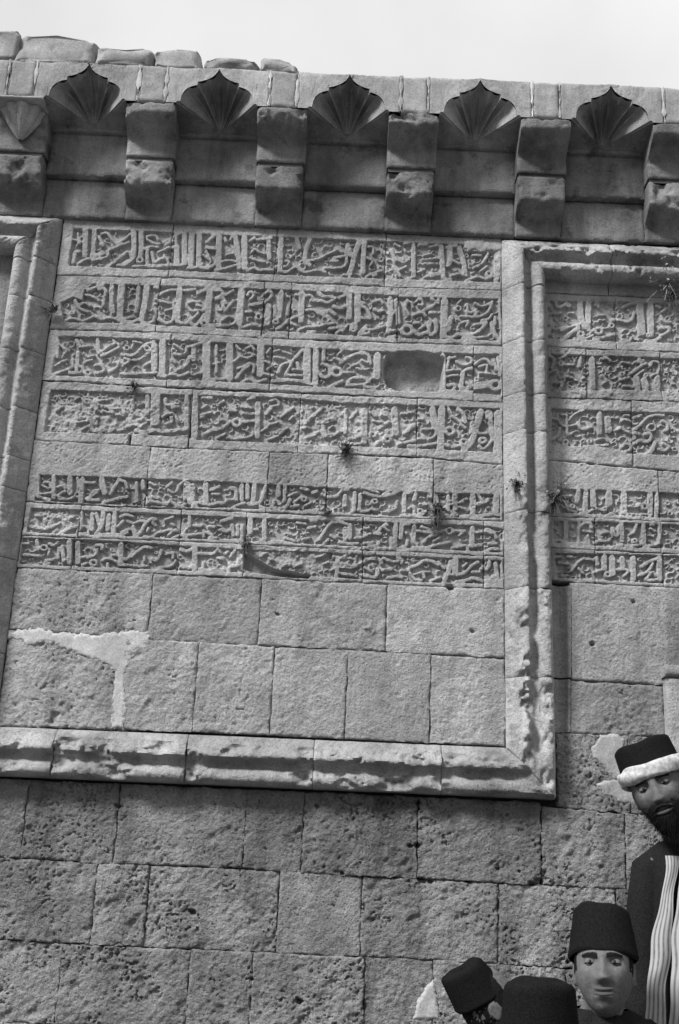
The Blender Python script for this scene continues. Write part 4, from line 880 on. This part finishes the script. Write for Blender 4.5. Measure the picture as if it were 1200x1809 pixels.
def hat_mesh(R, hc, r0, r1, h, z0, back=.0, dent=.012, lean_=0.0, sq=1.12):
    prof_ = [(r0*.96, -.006), (r0, 0), (r0*1.005, .004)]+[(r0+(r1-r0)*t, h*t) for t in np.linspace(.08, .90, 8)]+[(r1*.975, h*.94), (r1*.93, h*.975), (r1*.85, h*.993), (r1*.74, h), (r1*.4, h-.001), (.004, h-dent*.4)]
    V = []; n = 48
    for r, z in prof_:
        for k in range(n):
            a = 2*math.pi*k/n; rr = r*(1+.016*math.sin(2*a+z*14+hc[0]*9)+.012*math.sin(3*a+z*26)+.006*math.sin(7*a+hc[0]*5))
            p = np.array([rr*math.cos(a)+lean_*z, rr*math.sin(a)*sq+back+.10*(z if z > 0 else 0), z0+z+.0035*math.sin(2*a+1+hc[0]*7)+.002*math.sin(5*a)-.012*math.sin(a)*(1-z/h)*0])
            V.append(R@p+hc)
    return V, gridF(len(prof_), n, closed=True)
def person(lab, face, floor, yaw, pitch, roll, hat, cloth, skin, old=False, beard=False, body_shift=(0, 0), group=None, wrap=False, hatz=.042, hatr=(.088, .074), hath=.125, hat_back=.012, body_yaw=None, hair=True, arms='down', hat_lean=0.0, cw=1.0):
    hc = np.array(face, float); R = rotm(yaw, pitch, roll); by = yaw if body_yaw is None else body_yaw; Rb = rotm(by, 0, 0)
    H = hc[2]+.118-floor; s = H/1.72
    root = empty('person', (hc[0]+body_shift[0], hc[1]+body_shift[1]+.03, floor)); tag(root, lab, 'person', group)
    base = np.array([hc[0]+body_shift[0], hc[1]+body_shift[1]+.045, floor])
    def B(x, y, z): return base+Rb@np.array([x*s, y*s, z*s])
    ux, uy = Rb@np.array([1, 0, 0.]), Rb@np.array([0, 1., 0])
    hv, hf = head_pts(old); hv = [R@v+hc for v in hv]
    neck0 = hc+R@np.array([0, .02, -.075]); neck1 = B(0, .01, 1.46)
    parts = [(hv, hf)]
    parts.append(limb([neck0, (neck0+neck1)/2, neck1, B(0, .01, 1.38)], [.050, .050, .056, .07]))
    tor = [(1.47, .06, .05), (1.445, .12, .07), (1.42, .150, .078), (1.36, .172, .09), (1.25, .175, .115), (1.12, .155, .11), (1.02, .15, .10), (.92, .168, .115), (.84, .17, .12), (.78, .12, .10)]
    parts.append(ell_loft([(B(0, 0, z), rx*s*cw, ry*s, ux, uy) for z, rx, ry in tor], 30))
    for q in (-1, 1):
        if arms == 'down' : A = [(q*.155*cw, 0, 1.39), (q*.20*cw, .01, 1.28), (q*.225*cw, .02, 1.12), (q*.235*cw, 0, .98), (q*.235*cw, -.04, .86)]
        else: A = [(q*.165, 0, 1.40), (q*.205, .0, 1.28), (q*.225, .0, 1.12), (q*.20, -.11, 1.03), (q*.15, -.20, .98)]
        parts.append(limb([B(*a) for a in A], [.055*s, .047*s, .042*s, .036*s, .027*s]))
        w_ = np.array(B(*A[-1])); d = w_-np.array(B(*A[-2])); d /= np.linalg.norm(d); sd = np.cross(d, ux); sd /= np.linalg.norm(sd)
        parts.append(limb([w_-d*.01, w_+d*.04, w_+d*.085], [.026, .036, .032]))
        for fi in range(4):
            o_ = sd*((fi-1.5)*.019); l = (.066, .075, .070, .056)[fi]
            p0 = w_+d*.075+o_; inn = -q*ux
            parts.append(limb([p0, p0+d*l*.4+inn*.003, p0+d*l*.72+inn*.012, p0+d*l+inn*.024], [.0100, .0092, .0086, .0072], 9))
        t0 = w_+d*.02+sd*(-.026); parts.append(limb([t0, t0-sd*.018+d*.022, t0-sd*.026+d*.045, t0-sd*.024+d*.062], [.013, .0115, .010, .008], 9))
        Lg = [(q*.085, 0, .86), (q*.095, -.01, .66), (q*.10, -.01, .48), (q*.10, .02, .30), (q*.10, .03, .09)]
        parts.append(limb([B(*a) for a in Lg], [.092*s, .078*s, .055*s, .056*s, .038*s], 18))
        parts.append(limb([B(q*.10, .06, .045), B(q*.10, -.02, .045), B(q*.105, -.10, .035), B(q*.11, -.16, .026)], [.036, .040, .036, .022], 14))
    V, F = merge(parts)
    body = remesh('body', V, F, .0042, skin, root)
    # eyes
    for q in (-1, 1):
        c = np.array([q*.031, -.0692, .000]); r = .0122
        def sph(cc, rr, n=16, k=10, z0=-1.0):
            V = [];
            for i in range(k+1):
                ph = math.pi*i/k-math.pi/2
                for j in range(n):
                    th = 2*math.pi*j/n; V.append(R@(cc+rr*np.array([math.cos(ph)*math.cos(th), math.cos(ph)*math.sin(th), math.sin(ph)]))+hc)
            return V, gridF(k+1, n, closed=True)
        V, F = sph(c, r); e = mesh_obj('eye', V, F, M_eye, root, angle=0)
        V, F = sph(c+np.array([0, -.0062, .0005]), .0082); mesh_obj('iris', V, F, M_iris, e, angle=0)
        # lids: shells over the ball
        for up, amt in ((1, -.07),):
            V = []; n, k = 18, 8
            for i in range(k+1):
                ph = (math.pi/2)*(amt+(1-amt)*i/k)*up if up > 0 else -(math.pi/2)*(amt*.75+(1-amt*.75)*i/k)
                for j in range(n):
                    th = math.pi+math.pi*j/(n-1); V.append(R@(c+(r+.0016)*np.array([math.cos(ph)*math.cos(th)*1.12, math.cos(ph)*math.sin(th), math.sin(ph)]))+hc)
            mesh_obj('eyelid', V, gridF(k+1, n), skin, root, angle=0)
        # eyebrow
        V = []; n = 14
        for i in range(n):
            t = i/(n-1); x = q*(.012+.040*t); z = .0150+.0035*math.sin(math.pi*min(t*1.1, 1))+.0040*t-.0025; hh = .0066*(1-.55*t)
            yy = -.0905*math.sqrt(max(.05, 1-(x/.076)**2))-.0052
            for dz in (-1, -.3, .4, 1): V.append(R@np.array([x, yy-.0018*(1-dz*dz), z+dz*hh])+hc)
        mesh_obj('eyebrow', V, gridF(n, 4, flip=(q > 0)), M_hair, root, angle=0)
    # lips
    for zc, hgt, dpt in ((-.0685, .0042, .0042), (-.0805, .0052, .0045)):
        V = []; n = 17; op = .0012
        for i in range(n):
            t = i/(n-1)*2-1; x = .0275*t; taper = (1-t*t)**.6+.02; y0 = -.0925*math.sqrt(max(.05, 1-(x/.058)**2))-.0052+ .0*t
            for dz in np.linspace(-1, 1, 7): V.append(R@np.array([x, y0-dpt*taper*math.sqrt(max(0, 1-dz*dz))+.002, zc+dz*hgt*taper+.0042*t*t])+hc)
        mesh_obj('lip', V, gridF(n, 7), M_lip, root, angle=0)
    V = []; n = 17
    for i in range(n):
        t = i/(n-1)*2-1; x = .026*t; y0 = -.0925*math.sqrt(max(.05, 1-(x/.058)**2))-.0078
        for dz in (-1, 1): V.append(R@np.array([x, y0, -.0742+.0045*t*t+dz*.0019*(1-t*t)])+hc)
    mesh_obj('mouth_line', V, gridF(n, 2), M_hair, root, angle=0)
    # hair under the hat
    if hair:
        V = []; n, k = 60, 26; keep = []
        for i in range(k+1):
            zz = -.062+(.16)*i/k
            for j in range(n):
                a = math.radians(-27)+math.radians(234)*j/(n-1)
                low = max(0, min(1, (-zz-.015)/.1)); rz = math.sqrt(max(.02, 1-(zz/.122)**2))
                rx = .0765*rz*(1-.30*low**1.3); ry = .100*rz; 
                V.append(R@np.array([rx*math.cos(a), ry*math.sin(a), zz+(.020*max(0, -math.sin(a)))])+hc+np.random.randn(3)*.0006)
        mesh_obj('hair', V, gridF(k+1, n), M_hair, root, angle=0)
    if beard:
        V = []; n, k = 44, 20
        for i in range(k+1):
            t = i/k; zz = -.058-.105*t
            for j in range(n):
                a = math.radians(-180)+math.radians(180)*j/(n-1); fr = -math.sin(a)
                rx = .066*(1-.45*t**1.6); ry = .088+.022*math.sin(math.pi*min(1, t*1.15))*fr; gap = 0
                z2 = zz+(.028 if abs(math.cos(a)) > .0 else 0)*abs(math.cos(a))
                V.append(R@np.array([rx*math.cos(a), -ry*fr*(1-.2*t)+.008, z2])+hc+np.random.randn(3)*.0014)
        F = [tuple(int(q) for q in r) for r in gridF(k+1, n, flip=True)]; nb = len(V)
        for q in range(1500):
            p = V[random.randrange(nb)]; d = (p-hc); d = d/np.linalg.norm(d)+np.array([random.gauss(0, .35), random.gauss(0, .35), -.9]); d /= np.linalg.norm(d)
            sdv = np.cross(d, np.random.randn(3)); sdv /= np.linalg.norm(sdv)+1e-6; l = random.uniform(.008, .022); b0 = len(V)
            V += [p-sdv*.0007, p+sdv*.0007, p+d*l]; F.append((b0, b0+1, b0+2))
        mesh_obj('beard', V, F, M_hair, root, angle=0)
        V = []; n = 21
        for i in range(n):
            t = i/(n-1)*2-1; x = .036*t; y0 = -.0955*math.sqrt(max(.05, 1-(x/.066)**2))-.006
            for dz in np.linspace(-1, 1, 6): V.append(R@np.array([x, y0-.006*math.sqrt(max(0, 1-dz*dz))*(1-.6*abs(t)), -.0615-.012*abs(t)**1.5+dz*.0055*(1-.5*abs(t))])+hc+np.random.randn(3)*.0007)
        mesh_obj('moustache', V, gridF(n, 6), M_hair, root, angle=0)
    # hat
    V, F = hat_mesh(R, hc, hatr[0], hatr[1], hath, hatz, back=hat_back, lean_=hat_lean); f = mesh_obj('fez', V, F, M_felt, root, angle=50)
    if wrap:
        V = []; n, k = 120, 26
        for i in range(n):
            a = 2*math.pi*i/n
            for j in range(k):
                b = 2*math.pi*j/k; rr = hatr[0]*1.0+.000+.012*math.cos(b)*(1+.06*math.sin(a*9+b*2)); zz = hatz+.006+.023*math.sin(b)*(1+.08*math.sin(a*5))
                zz += .004*math.sin(a*2+1)
                rd = .0026*(abs(math.sin(b*1.5+a*2))-.5)+.0014*math.sin(a*5+b*3+1)*math.sin(a*2); V.append(R@np.array([(rr+rd)*math.cos(a), (rr+rd)*math.sin(a)*1.12+hat_back, zz+rd])+hc)
        F = []
        F = []
        for i in range(n):
            i2 = (i+1) % n
            for j in range(k):
                j2 = (j+1) % k; F.append((i*k+j, i2*k+j, i2*k+j2, i*k+j2))
        mesh_obj('turban_wrap', V, F, M_wrap, root, angle=60)
    # coat: follows the body from the neck to the shins, with folds
    rings = [(1.475, .082, .075), (1.455, .125, .088), (1.43, .185, .104), (1.37, .212, .124), (1.25, .205, .140), (1.1, .195, .142), (.98, .20, .145), (.8, .215, .155), (.55, .235, .17), (.3, .25, .19), (.14, .255, .2)]
    zz = np.linspace(1.475, .14, 60); rxs = np.interp(-zz, [-r[0] for r in rings], [r[1] for r in rings]); rys = np.interp(-zz, [-r[0] for r in rings], [r[2] for r in rings])
    V = []; n = 96
    for z, rx, ry in zip(zz, rxs, rys):
        fa = .006+.030*max(0, 1.2-z)
        for k in range(n):
            a = 2*math.pi*k/n; fo = fa*(math.sin(a*9+z*2)+.5*math.sin(a*17+z*5))*.5
            V.append(B((rx*cw+fo)*math.cos(a), (ry+fo)*math.sin(a), z))
    coat = mesh_obj('coat', V, gridF(60, n, closed=True), cloth, root, angle=0)
    for q in (-1, 1):
        if arms == 'down' : A = [(q*.13*cw, 0, 1.43), (q*.19*cw, .005, 1.36), (q*.205*cw, .01, 1.26), (q*.228*cw, .02, 1.12), (q*.238*cw, 0, .98), (q*.238*cw, -.035, .87)]
        else: A = [(q*.13, 0, 1.43), (q*.19, 0, 1.36), (q*.205, .0, 1.26), (q*.228, .0, 1.12), (q*.203, -.10, 1.03), (q*.16, -.185, .985)]
        V, F = limb([B(*a) for a in A], [.030*s, .066*s, .070*s, .064*s, .058*s, .060*s], 22)
        mesh_obj('sleeve', V, F, cloth, coat, angle=0)
    return root, B, s, R, hc
def at(px, py, Y): a, b = PW(px, py, Y); return np.array([float(a), Y, float(b)])
GP = 'people in fezzes at the foot of the wall'
floor_step = .35
# youth looking at the camera
p = at(1067, 1712, -2.30)
person('young man in a plain dark fez facing the camera, lit from the left', p, 0.0, -.26, -.27, -.04, 'fez', M_wool, M_skin, group=GP, hatz=.030, hatr=(.092, .071), hath=.132, hat_back=.008, body_yaw=.1)
# older man on the step at the right
q_ = at(1163, 1392, -2.05); 
root2, B2, s2, R2, hc2 = person('older bearded man in a white-wrapped dark fez and striped robe under a dark coat', q_, floor_step, -.42, .0, -.36, 'fez', M_wool, M_skin2, old=True, beard=True, group=GP, wrap=True, hatz=.040, hatr=(.092, .087), hath=.10, hat_back=.006, body_shift=(.15, .03), hair=False, body_yaw=-.35, cw=.82)
# striped robe edges hanging down the front of his coat
for x0, x1, dy in ((-.142, -.095, 0), (-.088, -.03, .004)):
    V = []; n, k = 70, 13; UVs = []
    for i in range(n):
        t = i/(n-1); z = 1.40-1.05*t
        ry = float(np.interp(-z, [-1.475, -1.43, -1.37, -1.25, -1.1, -.98, -.8, -.55, -.3], [.075, .104, .124, .140, .142, .145, .155, .17, .19]))
        sp_ = .75+.5*float(ss(np.array((1.42-z)/.45)))
        for j in range(k):
            u = j/(k-1); x = (x0+(x1-x0)*u)*sp_+.004*math.sin(t*23+u*2)+.002*math.sin(t*51)
            y = -ry-.012-.010*math.sin(math.pi*u)-.004*math.sin(t*19+u*5)-dy-.018*max(0, 1.2-z)
            V.append(B2(x, y, z)); UVs.append((u+(.0 if x0 < -.02 else .3), t))
    F = gridF(n, k, flip=True)
    o = mesh_obj('striped_robe_edge', V, F, M_stripe, root2, angle=0)
    uvl = o.data.uv_layers.new(name='UVMap'); li = np.zeros(len(o.data.loops), int); o.data.loops.foreach_get('vertex_index', li)
    uvl.data.foreach_set('uv', np.array(UVs, np.float32)[li].ravel())
# tilted head further left, and the fez seen from behind in front
p = at(864, 1752, -1.75)
person('boy with a tilted dark fez turned away toward the wall, lower edge of the picture', p, 0.0, 1.9, -.05, 0.0, 'fez', M_wool, M_skin2, group=GP, hatz=.026, hatr=(.088, .074), hath=.13, hat_back=.012, body_yaw=2.0) if False else None
root4, *_ = person('boy near the bottom edge with a dark fez tipped far back, turned to the right', at(866, 1772, -1.45), 0.0, math.radians(100), math.radians(-32), 0, 'fez', M_wool, M_skin2, group=GP, hatz=.030, hatr=(.082, .066), hath=.115, hat_back=.022, body_yaw=1.2)
root5, *_ = person('figure seen from behind whose flat-topped dark fez rises at the bottom edge', at(955, 1868, -2.75), 0.0, math.pi-.15, -.03, 0, 'fez', M_wool, M_skin2, group=GP, hatz=.030, hatr=(.092, .078), hath=.13, hat_back=.01, body_yaw=math.pi)

# ---------------------------------------------------------------- ground, step
def ground():
    n = 60; xs = np.concatenate([-np.geomspace(1500, 7, 14), np.linspace(-6, 6, n), np.geomspace(7, 1500, 14)]); ys = np.concatenate([-np.geomspace(1500, 9, 14), np.linspace(-8, 1.5, n), np.geomspace(2, 1500, 14)])
    X, Y = np.meshgrid(xs, ys); Z = fbm(X*1.3, Y*1.3, 2, 4)*.015*(np.abs(X) < 20)*(np.abs(Y) < 20)-.004
    o = mesh_obj('ground', np.stack([X, Y, Z], -1).reshape(-1, 3), gridF(len(ys), len(xs), flip=False), M_ground, None, angle=0); tag(o, kind='structure')
ground()
V, F = [], []
x0 = q_[0]-.25
st = box('stone_step', x0, x0+1.3, -2.5, -1.55, -.02, floor_step, M_plain, None)
tag(st, 'stone step under the older man beside the wall', 'step')
